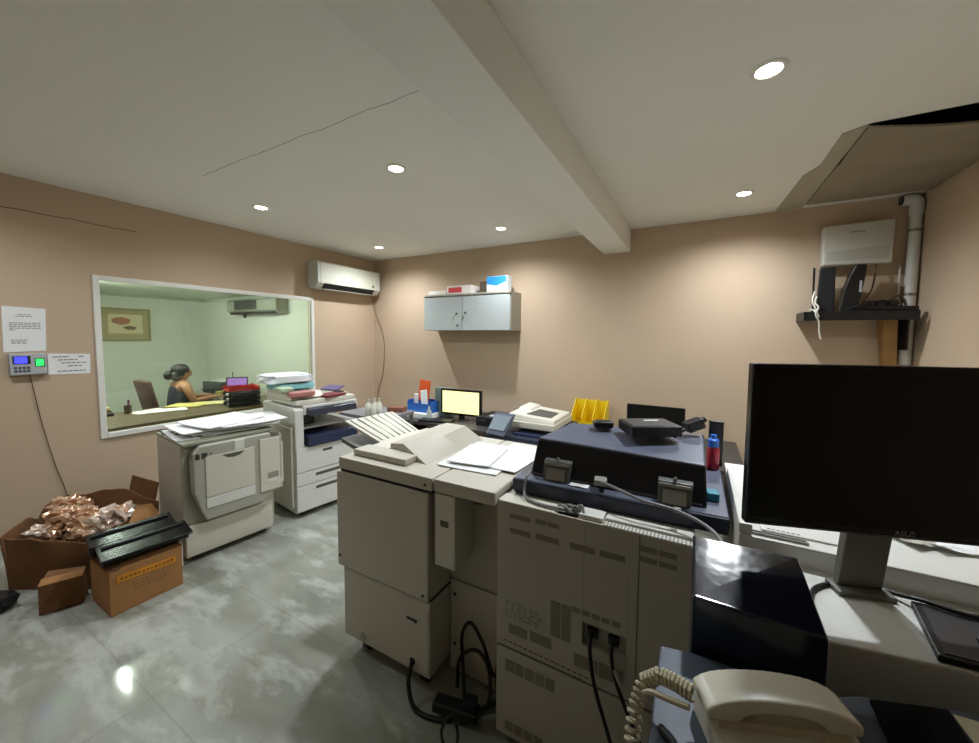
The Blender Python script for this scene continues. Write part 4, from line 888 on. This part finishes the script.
# steps on the rear ledge of the top
MB().box(-.652, -.43, 1.252, 1.325, .972, .9765, .001).build('top_ledge', CREAM, mp)
MB().box(-.34, -.26, 1.262, 1.325, .972, .990, .002).build('top_step', WHITEP, mp)
MB().box(-.255, .01, 1.285, 1.325, .972, .986, .002).build('top_step', WHITEP, mp)
MB().box(-.255, .01, 1.252, 1.283, .972, .9775, .001).build('top_grille', stripes('white top grille', (206, 204, 194), (120, 118, 110), 0, 90, .5, .7), mp)
MB().box(-.42, -.345, 1.256, 1.325, .9725, .975).build('top_recess', CREAMG, mp)
# scanner (navy) on the printer
sc = MB().hexa([(-.63, 1.345, .976), (.105, 1.375, .976), (.10, 1.94, .976), (-.63, 1.93, .976), (-.635, 1.34, 1.032), (.108, 1.37, 1.032), (.104, 1.945, 1.032), (-.635, 1.935, 1.032)], .006).build('scanner', NAVY, mp)
MB().hexa([(-.632, 1.344, 1.0322), (.105, 1.374, 1.0322), (.101, 1.942, 1.0322), (-.632, 1.932, 1.0322), (-.63, 1.348, 1.036), (.102, 1.377, 1.036), (.098, 1.939, 1.036), (-.63, 1.929, 1.036)]).build('scanner_top', NAVYT, mp)
MB().hexa([(-.585, 1.41, 1.037), (.045, 1.415, 1.037), (.045, 1.86, 1.037), (-.57, 1.85, 1.037), (-.572, 1.455, 1.178), (.038, 1.46, 1.166), (.034, 1.80, 1.196), (-.50, 1.69, 1.203)], .008).build('document_feeder', mat('black navy plastic', (20, 22, 30), .45, var=.05), mp)
MB().hexa([(-.568, 1.460, 1.1785), (.035, 1.465, 1.1665), (.031, 1.797, 1.1965), (-.50, 1.687, 1.2035), (-.56, 1.466, 1.181), (.030, 1.471, 1.169), (.026, 1.792, 1.199), (-.497, 1.682, 1.206)]).build('feeder_top', NAVYT, mp)
for hx in (-.47, -.052):
    h = MB().hexa([(hx - .05, 1.378, 1.037), (hx + .05, 1.38, 1.037), (hx + .05, 1.425, 1.037), (hx - .05, 1.425, 1.037), (hx - .055, 1.405, 1.108), (hx + .055, 1.407, 1.108), (hx + .055, 1.435, 1.112), (hx - .055, 1.435, 1.112)], .004).build('hinge', mat('dark metal hinge', (112, 114, 110), .4, metal=.5), mp)
    MB().hexa([(hx - .036, 1.374, 1.042), (hx + .036, 1.376, 1.042), (hx + .036, 1.384, 1.042), (hx - .036, 1.384, 1.042), (hx - .036, 1.390, 1.085), (hx + .036, 1.392, 1.085), (hx + .036, 1.40, 1.085), (hx - .036, 1.40, 1.085)], .002).build('hinge_plate', mat('grey metal plate', (160, 160, 152), .4, metal=.4), h)
    MB().box(hx - .05, hx + .05, 1.392, 1.402, 1.095, 1.104, .002).build('hinge_bar', METAL, h)
    MB().cyl((hx, 1.42, 1.118), (hx, 1.40, 1.118), .006, n=10).build('hinge_screw', METAL, h, True)
MB().obox((-.30, 1.40, 1.066), (.045, .05, .022), (0, 0, .2), .005).build('cable_plug', mat('grey plug plastic', (150, 150, 144), .45), mp)
MB().hexa([(-.575, 1.408, 1.041), (.03, 1.412, 1.041), (.03, 1.416, 1.041), (-.575, 1.412, 1.041), (-.575, 1.41, 1.046), (.03, 1.414, 1.046), (.03, 1.418, 1.046), (-.575, 1.414, 1.046)]).build('seam_strip', mat('grey seam strip', (92, 94, 100), .5), mp)
# loose things on the printer
tag(MB().tube([(-.305, 1.385, 1.068), (-.26, 1.365, 1.07), (-.15, 1.33, 1.055), (-.04, 1.325, 1.045), (.05, 1.28, 1.03), (.09, 1.20, 1.01), (.12, 1.12, .95), (.13, 1.08, .7)], .0055).build('data_cable', CABLEG, smooth=True), 'grey cable running from the navy lid down to the right', 'cable')
tag(MB().tube([(-.575, 1.395, 1.06), (-.575, 1.345, 1.045), (-.575, 1.325, 1.0), (-.55, 1.295, .985), (-.48, 1.275, .984), (-.38, 1.28, .985), (-.35, 1.30, .985)], .0055).build('data_cable', CABLEG, smooth=True), 'grey cable looping down at the left corner of the navy scanner', 'cable')
cn = thing('cable_bundle', 'tangle of grey cable ends on the printer top below the navy scanner', 'cable', (-.38, 1.29, .976))
for k in range(4): MB().tube([(-.43 + .02 * k, 1.31, .982), (-.40 + .02 * k, 1.285 + .008 * (k % 2), .994 + .004 * k), (-.37 + .015 * k, 1.27 + .01 * (k % 3), .982)], .005).build('cable_end', CABLEG, cn, True)
tag(MB().sheet((-.375, 1.385, 1.0375), .07, .03, R(3), .001, 0, .002, 3).build('paper_scrap', PAPER), 'torn white paper scrap on the navy scanner under the lid', 'paper')
tag(MB().obox((.062, 1.51, 1.0505), (.038, .05, .028), (0, 0, R(5)), .004).build('eraser', TEAL), 'small teal block on the right edge of the navy scanner', 'eraser')
tag(MB().box(-.05, -.03, 1.331, 1.343, 1.035, 1.05, .002).build('cable_clip', CREAMG), 'small grey clip holding the cable on the scanner edge', 'clip')
sb_ = thing('set_top_box', 'flat black device box lying on the navy scanner lid', 'device', (-.165, 1.648, 1.206), R(31))
MB().box(-.10, .10, -.075, .075, 0, .042, .006).build('casing', BLACK, sb_, local=True)
MB().box(-.092, .092, -.067, .067, .0421, .0445, .001).build('top_plate', mat('grey black plastic', (66, 66, 66), .4), sb_, local=True)
MB().box(-.01, .05, .02, .034, .0446, .0456).build('white_label', PAPER, sb_, local=True)
for x, y in ((-.08, -.055), (.08, -.055), (-.08, .055), (.08, .055)): MB().cyl((x, y, -.006), (x, y, 0), .008, n=10).build('foot', BLACK, sb_, True, True)
sb_.location.z = 1.212
tag(MB().blob((-.352, 1.66, 1.2225), (.085, .06, .032), .45, .05, 2, 2, 3, .4).build('mouse', BLACK, None, True), 'black computer mouse left of the black device box', 'mouse')
ad = thing('power_adapter', 'black power plug and cord right of the black device box', 'adapter', (.0, 1.76, 1.20))
MB().obox((-.005, 1.765, 1.24), (.07, .05, .042), (0, R(-20), R(30)), .006).build('plug', BLACK, ad)
MB().tube([(-.035, 1.72, 1.225), (-.07, 1.68, 1.222), (-.09, 1.665, 1.225)], .006).build('cord', CABLEB, ad, True)
MB().cyl((.018, 1.775, 1.252), (.035, 1.785, 1.265), .012, n=10).build('strain_relief', BLACK, ad, True)
bo = thing('spray_can', 'red bottle with a blue cap behind the right end of the navy scanner', 'bottle', (.072, 1.865, 1.036))
MB().lathe([(.022, 0), (.024, .004), (.024, .085), (.020, .098), (0, .098)], (0, 0, 0), 20).build('bottle', mat('red patterned label', (186, 40, 66), .4, var=.5, scale=90), bo, True, True)
MB().lathe([(.021, .0985), (.021, .128), (.012, .136), (.012, .150), (0, .150)], (0, 0, 0), 18).build('cap', mat('bright blue cap', (44, 112, 214), .4), bo, True, True)
tag(MB().obox((.082, 1.922, 1.1365), (.055, .028, .20), (0, 0, .1), .004).build('phone_stand', BLACK), 'black upright block behind the red bottle', 'block')
# papers on the line top
for k, (x, y, a, w_, l_, lb) in enumerate([(-.905, 1.60, R(4), .30, .42, 'large white paper sheet on the printing line nearest the sloping cover'), (-.775, 1.66, R(-3), .22, .40, 'white paper sheet partly under the navy scanner edge'), (-.93, 1.58, R(9), .21, .297, 'small white paper sheet on top of the larger ones')]):
    tag(MB().sheet((x, y, 1.0012 + [0, .006, .012][k]), w_, l_, a, .003, .004, .0015, 30 + k).build('paper_sheet', PAPER, None, True), lb, 'paper')

# ------------------------------------------------------------------ cables on the floor and behind the machines
tag(MB().tube([(-1.077, 1.244, .135), (-1.06, 1.20, .07), (-.99, 1.17, .012), (-.86, 1.20, .010), (-.76, 1.30, .012), (-.70, 1.36, .03)], .010).build('power_cable', CABLEB, smooth=True), 'thick black power cable from the finisher outlet along the floor', 'cable')
tag(MB().tube([(-.83, 1.30, .014), (-.88, 1.36, .12), (-.89, 1.37, .25), (-.84, 1.36, .33), (-.77, 1.35, .27), (-.72, 1.34, .17), (-.69, 1.33, .18), (-.67, 1.34, .23)], .008).build('power_cable', CABLEB, smooth=True), 'black power cable looped upright in the gap beside the vented printer', 'cable')
tag(MB().tube([(-.90, 1.345, .015), (-.89, 1.35, .15), (-.80, 1.34, .235), (-.73, 1.325, .20), (-.71, 1.30, .08), (-.78, 1.27, .015), (-.86, 1.29, .015)], .008).build('power_cable', CABLEB, smooth=True), 'second black cable coil in the gap beside the vented printer', 'cable')
tag(MB().tube([(-.675, 1.42, .60), (-.69, 1.40, .45), (-.70, 1.385, .30), (-.715, 1.365, .12), (-.72, 1.40, .015)], .006).build('hanging_cable', CABLEBR, smooth=True), 'brown cable hanging down left of the vented printer', 'cable')
tag(MB().tube([(-.79, 1.10, .012), (-.83, 1.13, .05), (-.80, 1.16, .10), (-.76, 1.14, .06), (-.75, 1.10, .012)], .006).build('cable_loop', CABLEB, smooth=True), 'small black cable loop lying on the floor in front of the gap', 'cable')
ps = thing('power_strip', 'dark power strip on the floor between the machines', 'power strip', (-.82, 1.24, 0))
MB().obox((-.83, 1.235, .045), (.20, .06, .04), (0, 0, R(12)), .008).build('casing', BLACK, ps)
MB().obox((-.77, 1.25, .085), (.05, .05, .04), (0, 0, R(12)), .008).build('plug', BLACK, ps)
for x in (-.86, -.80): MB().cyl((x, 1.2335, .0), (x, 1.2335, .027), .012, n=10).build('foot', BLACK, ps, True)
for (pts, lb) in [([(-.285, 1.262, .575), (-.283, 1.22, .56), (-.262, 1.20, .46), (-.215, 1.19, .33), (-.15, 1.17, .17), (-.06, 1.13, .02)], 'black power cable hanging from the left inlet of the vented printer'),
                  ([(-.215, 1.262, .575), (-.213, 1.225, .56), (-.20, 1.215, .50), (-.165, 1.20, .43), (-.10, 1.17, .33), (-.01, 1.10, .20), (.02, 1.06, .02)], 'black power cable hanging from the right inlet of the vented printer')]:
    tag(MB().tube(pts, .0065).build('power_cable', CABLEB, smooth=True), lb, 'cable')
tag(MB().obox((-.188, 1.212, .500), (.012, .012, .05), (0, R(-25), 0), .004).build('cable_tag', CREAMG), 'small grey tag on the right power cable of the vented printer', 'tag')

# ------------------------------------------------------------------ right side: tower, cabinet, white machine, monitor, phone
tw = thing('server_tower', 'glossy navy blue tower box left of the big black monitor', 'computer', (.108, .915, 0))
MB().hexa([(.005, .80, .03), (.214, .80, .03), (.214, 1.035, .03), (.005, 1.035, .03), (.007, .80, 1.105), (.210, .803, 1.098), (.210, 1.035, 1.118), (.005, 1.03, 1.118)], .006, 3).build('casing', NAVYG, tw)
MB().box(.012, .206, .7965, .80, .06, .96, .001).build('front_bezel', BLACKG, tw)
for x in (.03, .185):
    for y in (.83, 1.0): MB().cyl((x, y, 0), (x, y, .03), .018, n=12).build('foot', BLACK, tw, True)
cb = thing('side_cabinet', 'blue grey cabinet carrying the ivory telephone, bottom right', 'cabinet', (.28, .6, 0))
MB().prism([(-.04, .32), (-.04, .775), (.01, .784), (.20, .788), (.256, .822), (.42, .88), (.62, .93), (.62, .32)], 'z', .04, .98).build('body', BLUEG, cb)
MB().prism([(-.043, .315), (-.043, .777), (.01, .788), (.20, .791), (.256, .826), (.42, .885), (.625, .935), (.625, .315)], 'z', .98, 1.0, .003).build('cabinet_top', BLUEG, cb)
for x0, x1, kx in ((-.03, .285, .25), (.292, .61, .33)):
    d = MB().box(x0, x1, .306, .3185, .06, .96, .003).build('door', BLUEG, cb)
    MB().box(kx - .008, kx + .008, .285, .306, .45, .58, .004).build('handle', METAL, d)
MB().box(-.02, .60, .34, .75, 0, .04).build('plinth', BLACK, cb)
wm = thing('wide_printer', 'long white office machine with a stepped front under the big monitor', 'printer', (.75, 1.4, 0))
MB().prism([(.225, .948), (.42, .985), (.70, 1.0), (1.40, 1.0), (1.40, 1.24), (.225, 1.24)], 'z', .885, 1.0, .005).build('front_ledge', WHITEP, wm)
MB().box(.225, 1.40, 1.10, 1.24, .05, .885, .005).build('front_panel', CREAMG, wm)
MB().box(.118, 1.40, 1.235, 1.93, .10, 1.055, .006).build('body', WHITEP, wm)
MB().prism([(.118, 1.24), (.15, 1.24), (.138, 1.34), (.134, 1.55), (.130, 1.70), (.124, 1.76), (.118, 1.76)], 'z', 1.0555, 1.085, .004).build('side_rim', WHITEP, wm)
MB().box(.145, .275, 1.250, 1.266, 1.0552, 1.062, .001).build('slot_edge', CREAMG, wm); MB().box(.150, .270, 1.2535, 1.2625, 1.0621, 1.0628).build('paper_slot', DARKGAP, wm)
pp_ = MB().box(.175, .40, 1.285, 1.55, 1.0552, 1.0605, .002).build('cover_plate', WHITEP, wm)
t = MB()
for k in range(7): t.box(.19 + k * .011, .198 + k * .011, 1.293 + .0, 1.2985, 1.0606, 1.061)
t.build('plate_print', INK, pp_)
for x in (.3, 1.3):
    for y in (1.16, 1.85): MB().cyl((x, y, 0), (x, y, .10 if y > 1.5 else .05), .03, n=12).build('foot', BLACK, wm, True)
for k, (x, y, a, w_, l_, lb) in enumerate([(.60, 1.42, .3, .10, .07, 'small crumpled paper on the white machine behind the big monitor'), (.70, 1.36, -.2, .09, .03, 'narrow paper slip on the white machine behind the big monitor'), (.52, 1.42, .6, .07, .09, 'torn paper piece beside the monitor neck')]):
    tag(MB().sheet((x, y, 1.0565), w_, l_, a, .001, .012, .008, 60 + k).build('paper_scrap', CREAMG if k else PAPER), lb, 'paper')
mr = thing('monitor', 'big black monitor with its screen off in the foreground at right', 'monitor', (.404, 1.118, 1.0), R(16.6))
MB().box(-.312, .312, -.012, .012, .178, .545, .004).build('casing', BLACKG, mr, local=True)
MB().box(-.304, .304, -.0135, -.0115, .196, .538).build('screen', SCREEN, mr, local=True)
MB().hexa([(-.306, -.0138, .180), (.306, -.0138, .180), (.306, -.0118, .180), (-.306, -.0118, .180), (-.306, -.0138, .1835), (.306, -.0138, .1835), (.306, -.0118, .1835), (-.306, -.0118, .1835)]).build('bottom_trim', mat('grey monitor trim', (96, 92, 84), .4), mr, local=True)
MB().text('ASUS', .016, Matrix.Translation((-.012, -.0138, .190)) @ Matrix.Rotation(R(90), 4, 'X')).build('logo', mat('grey logo print', (150, 150, 150), .5), mr, local=True)
GN = mat('grey stand plastic', (118, 116, 108), .5)
MB().hexa([(-.072, .074, .012), (.018, .074, .012), (.018, .094, .012), (-.072, .094, .012), (-.072, .040, .27), (.018, .040, .27), (.018, .065, .27), (-.072, .065, .27)], .003).build('neck', GN, mr, local=True)
MB().box(-.085, .03, .045, .10, 0.0005, .012, .004).build('base', GN, mr, local=True)
MB().box(-.20, .20, .012, .05, .25, .46, .014).build('back_housing', BLACK, mr, local=True)
bp_ = thing('drawing_tablet', 'flat black slab with raised edges lying on the white ledge at the far right', 'tablet', (.60, 1.08, 1.0))
MB().prism([(.44, 1.175), (.412, .990), (.50, .997), (.95, 1.01), (.95, 1.19)], 'z', 1.0008, 1.014, .003).build('casing', BLACK, bp_)
MB().prism([(.452, 1.165), (.425, 1.0), (.50, 1.007), (.94, 1.02), (.94, 1.18)], 'z', 1.0142, 1.0158).build('surface', mat('dark grey tablet surface', (52, 50, 50), .45), bp_)
tag(MB().tube([(.243, 1.06, 1.006), (.262, 1.13, 1.006), (.31, 1.185, 1.006), (.335, 1.212, 1.006), (.39, 1.215, 1.006), (.425, 1.19, 1.012), (.455, 1.17, 1.022), (.53, 1.155, 1.022), (.63, 1.20, 1.022), (.75, 1.22, 1.010)], .005).build('video_cable', CABLEB, smooth=True), 'black cable arcing across the white ledge under the big monitor', 'cable')
tag(MB().tube([(.80, 1.10, 1.0215), (.62, 1.105, 1.0215), (.52, 1.085, 1.0215), (.50, 1.06, 1.0215), (.56, 1.035, 1.0215), (.70, 1.03, 1.0215), (.85, 1.04, 1.0215)], .005).build('tablet_cable', CABLEB, smooth=True), 'black cable curled on top of the flat black slab', 'cable')
tag(MB().prism([(.268, .60), (.37, .60), (.374, .86), (.27, .822)], 'z', 1.0005, 1.006, .001).build('black_sheet', mat('matt black sheet', (13, 14, 17), .9, spec=.15)), 'flat black sheet right of the telephone', 'mat')  # thin near-black sheet on the cabinet top
tag(MB().sheet((.47, .74, 1.001), .17, .24, R(4), .003, 0, .001, 5).build('paper_sheet', mat('beige paper', (206, 196, 170), .7)), 'beige paper at the lower right corner beside the flat black sheet', 'paper')
# telephone
ph = thing('telephone', 'ivory desk telephone with its handset on, bottom right', 'telephone', (.116, .660, 1.0), R(22)); ph.scale = (.87, .87, .87)
MB().prism([(-.155, .0), (.05, .0), (.05, .046), (.02, .053), (-.04, .045), (-.155, .022)], 'x', -.108, .118, .006).build('base', PHONE, ph, local=True)
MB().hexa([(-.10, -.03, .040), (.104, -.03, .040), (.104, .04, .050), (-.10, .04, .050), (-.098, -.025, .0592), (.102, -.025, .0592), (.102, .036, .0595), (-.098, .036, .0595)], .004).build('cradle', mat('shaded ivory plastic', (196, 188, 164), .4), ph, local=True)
arc = []
for k in range(17): u = -1 + k / 8; arc.append((u * .118, .104 - .016 * u * u - .012 * u ** 6))
low = [(.116, .060), (.066, .0605), (.058, .072), (.035, .080), (0, .082), (-.035, .080), (-.058, .072), (-.066, .0605), (-.116, .060)]
MB().prism(arc + low, 'y', -.03, .034, .009, 4).build('handset', PHONE, ph, True, True, 50)
keym = mat('grey phone key', (136, 128, 112), .5)
for r_ in range(3):
    for q in range(4): MB().lathe([(.0105, 0), (.0095, .006), (0, .007)], (-.065 + q * .024, -.062 - r_ * .026, .0395 - r_ * .0054), 14).build('key', keym, ph, True, True)
for r_ in range(3): MB().obox((.045, -.066 - r_ * .022, .040 - r_ * .0048), (.03, .008, .006), (R(11), 0, 0), .002).build('function_key', mat('pale phone key', (186, 180, 164), .5), ph, local=True)
MB().obox((.088, -.066, .0405), (.036, .034, .004), (R(11), 0, 0), .001).build('name_card', mat('grey phone card', (92, 92, 94), .4), ph, local=True)
cd_ = thing('handset_cord', 'ivory coiled cord hanging from the left of the telephone handset', 'cord', (-.06, .63, 1.0))
pa = [Vector(p) for p in [(.012, .622, 1.062), (-.012, .632, 1.060), (-.035, .640, 1.055), (-.058, .638, 1.035), (-.068, .62, 1.0), (-.070, .60, .95), (-.071, .59, .88), (-.070, .585, .80), (-.065, .58, .70)]]
pts = []; n = len(pa) - 1; turns = 34
for i in range(turns * 8 + 1):
    s_ = i / (turns * 8) * n; k = min(n - 1, int(s_)); f = s_ - k; p = pa[k].lerp(pa[k + 1], f); d = (pa[k + 1] - pa[k]).normalized()
    a = d.cross(Vector((0, 1, 0.01))).normalized(); b = d.cross(a); an = i / 8 * 2 * math.pi
    pts.append(p + (a * math.cos(an) + b * math.sin(an)) * .0095)
MB().tube(pts, .0032, 5, False).build('coil', CORD, cd_, True)
MB().tube([(.008, .606, 1.052), (-.02, .612, 1.046), (-.045, .618, 1.04), (-.056, .622, 1.030)], .0045).build('cord_end', CORD, cd_, True)
tag(MB().tube([(-.03, .60, 1.006), (-.012, .585, 1.008), (.0, .565, 1.007), (.008, .545, 1.006), (.012, .50, 1.006), (-.02, .42, 1.006)], .006).build('phone_line', CABLEB, smooth=True), 'short black cable on the blue grey cabinet left of the telephone', 'cable')

# ------------------------------------------------------------------ shelf corner on the right
sh = thing('wall_shelf', 'black wall shelf in the right corner with routers on it', 'shelf', (1.09, 4.2, 1.76))
MB().box(.775, 1.44, 4.04, YB - .002, 1.765, 1.785, .002).build('shelf_board', BLACK, sh)
MB().box(.765, 1.44, 4.025, 4.04, 1.752, 1.825, .002).build('front_edge', BLACK, sh); MB().box(.757, .775, 4.025, YB - .002, 1.752, 1.825, .002).build('side_edge', BLACK, sh)
MB().box(1.408, 1.420, 4.12, YB - .002, 1.52, 1.765, .002).build('bracket', BLACK, sh)
tag(MB().hexa([(1.325, 4.22, 1.30), (1.40, 4.22, 1.30), (1.40, 4.304, 1.30), (1.325, 4.304, 1.30), (1.285, 4.17, 1.762), (1.37, 4.17, 1.762), (1.37, 4.304, 1.762), (1.285, 4.304, 1.762)], .004).build('wooden_bracket', WOODL), 'raw wooden bracket propping the black wall shelf', 'bracket')
tb2 = thing('telecom_box', 'white flat wall box above the black routers', 'wall box', (1.1, YB, 2.2))
MB().hexa([(.897, 4.20, 2.222), (1.322, 4.20, 2.212), (1.322, 4.303, 2.212), (.897, 4.303, 2.222), (.889, 4.20, 2.548), (1.325, 4.20, 2.556), (1.325, 4.303, 2.556), (.889, 4.303, 2.548)], .012, 3).build('cover', mat('aged white box plastic', (202, 200, 190), .4, var=.03), tb2)
MB().box(1.06, 1.15, 4.1985, 4.2005, 2.475, 2.488).build('logo_print', mat('faint grey print', (150, 146, 140), .6), tb2)
MB().hexa([(.92, 4.1985, 2.255), (1.30, 4.1985, 2.25), (1.30, 4.2005, 2.25), (.92, 4.2005, 2.255), (.92, 4.1985, 2.33), (1.30, 4.1985, 2.36), (1.30, 4.2005, 2.36), (.92, 4.2005, 2.33)]).build('lower_band', mat('grey white band', (184, 182, 170), .45), tb2)
r1 = thing('router', 'upright black router at the left on the shelf', 'router', (.90, 4.13, 1.785))
MB().hexa([(.845, 4.10, 1.812), (.965, 4.08, 1.812), (.975, 4.16, 1.812), (.86, 4.18, 1.812), (.86, 4.10, 2.19), (.955, 4.085, 2.19), (.965, 4.15, 2.19), (.87, 4.17, 2.19)], .012, 3).build('casing', BLACK, r1)
MB().hexa([(.84, 4.075, 1.786), (.98, 4.065, 1.786), (.985, 4.19, 1.786), (.845, 4.20, 1.786), (.84, 4.075, 1.812), (.98, 4.065, 1.812), (.985, 4.19, 1.812), (.845, 4.20, 1.812)], .006).build('foot', BLACK, r1)
MB().cyl((.838, 4.15, 1.83), (.832, 4.15, 2.20), .008, n=10).build('antenna', BLACK, r1, True)
r2 = thing('router', 'second black router with a curved back, right of the upright one', 'router', (1.06, 4.14, 1.785))
MB().prism([(1.0, 1.806), (1.10, 1.806), (1.125, 1.95), (1.145, 2.10), (1.15, 2.20), (1.085, 2.20), (1.05, 2.12), (1.02, 2.0)], 'y', 4.10, 4.18, .012, 3).build('casing', BLACK, r2)
MB().box(.995, 1.115, 4.075, 4.20, 1.786, 1.806, .005).build('foot', BLACK, r2)
MB().box(1.11, 1.125, 4.0975, 4.1005, 1.98, 2.07).build('light_strip', mat('pale grey strip', (176, 178, 184), .4), r2)
psx = thing('power_strip', 'black power strip and adapters at the right end of the shelf', 'power strip', (1.27, 4.1, 1.826))
MB().obox((1.28, 4.09, 1.846), (.33, .07, .04), (0, R(3), 0), .012).build('casing', BLACK, psx)
for k, x in enumerate((1.17, 1.24, 1.31)): MB().obox((x, 4.11, 1.885), (.05, .05, .045), (0, 0, .2 * k), .006).build('plug', BLACK, psx)
MB().cyl((1.20, 4.16, 1.79), (1.20, 4.14, 1.86), .02, n=10).build('support', BLACK, psx, True)
MB().cyl((1.36, 4.16, 1.79), (1.36, 4.12, 1.85), .02, n=10).build('support', BLACK, psx, True)
for pts, m_, lb in [([(1.12, 4.20, 1.80), (1.17, 4.19, 1.92), (1.21, 4.2, 2.0), (1.23, 4.22, 2.10), (1.24, 4.24, 2.21)], CABLEBR, 'brown cable rising from the shelf to the white wall box'),
                    ([(1.02, 4.05, 1.835), (1.10, 4.045, 1.87), (1.2, 4.05, 1.90), (1.28, 4.06, 1.90), (1.33, 4.05, 1.88)], CABLEB, 'black cable tangled along the front of the shelf'),
                    ([(1.30, 4.15, 1.90), (1.36, 4.2, 1.95), (1.41, 4.23, 1.92), (1.43, 4.2, 1.80)], CABLEBR, 'reddish cable looping at the right end of the shelf'),
                    ([(.84, 4.05, 1.95), (.825, 4.03, 1.90), (.845, 4.01, 1.86), (.83, 4.005, 1.80), (.855, 4.01, 1.74), (.862, 4.02, 1.66), (.875, 4.02, 1.60)], CABLEW, 'white cable dangling over the left front of the shelf'),
                    ([(.835, 4.09, 2.0), (.815, 4.05, 1.95), (.81, 4.02, 1.90), (.835, 4.01, 1.83), (.85, 4.012, 1.78), (.82, 4.03, 1.838), (.80, 4.06, 1.84)], CABLEW, 'second white cable bunched at the left end of the shelf')]:
    tag(MB().tube(pts, .006).build('cable', m_, smooth=True), lb, 'cable')
pv = thing('pvc_pipe', 'white vertical pipe with an elbow in the right corner', 'pipe', (1.45, 4.25, 1.83))
MB().tube([(1.452, 4.255, 1.40), (1.455, 4.257, 2.62)], .036, 20, False).build('pipe', PVC, pv, True)
MB().tube([(1.455, 4.257, 2.58), (1.455, 4.257, 2.66), (1.445, 4.257, 2.69), (1.41, 4.257, 2.70), (1.37, 4.257, 2.70)], .042, 20).build('elbow', PVC, pv, True)
MB().cyl((1.372, 4.257, 2.70), (1.36, 4.257, 2.70), .036, n=18).build('open_end', BLACK, pv, True)
for z in (1.95, 2.45): MB().tube([(1.452, 4.256, z), (1.453, 4.256, z + .02)], .039, 20, False).build('clamp', METAL, pv, True)
tag(MB().tube([(1.395, 4.255, 1.83), (1.388, 4.26, 2.0), (1.39, 4.265, 2.19)], .008).build('cable_conduit', CABLEW, smooth=True), 'thin white conduit left of the white pipe above the shelf', 'conduit')

# ------------------------------------------------------------------ world and view
wd = bpy.data.worlds.new('world'); SC.world = wd; wd.use_nodes = True
wd.node_tree.nodes['Background'].inputs[0].default_value = (.02, .02, .022, 1); wd.node_tree.nodes['Background'].inputs[1].default_value = .3
SC.view_settings.view_transform = 'Standard'; SC.view_settings.look = 'None'; SC.view_settings.gamma = 1; SC.view_settings.use_curve_mapping = False
SC.view_settings.exposure = 0.0
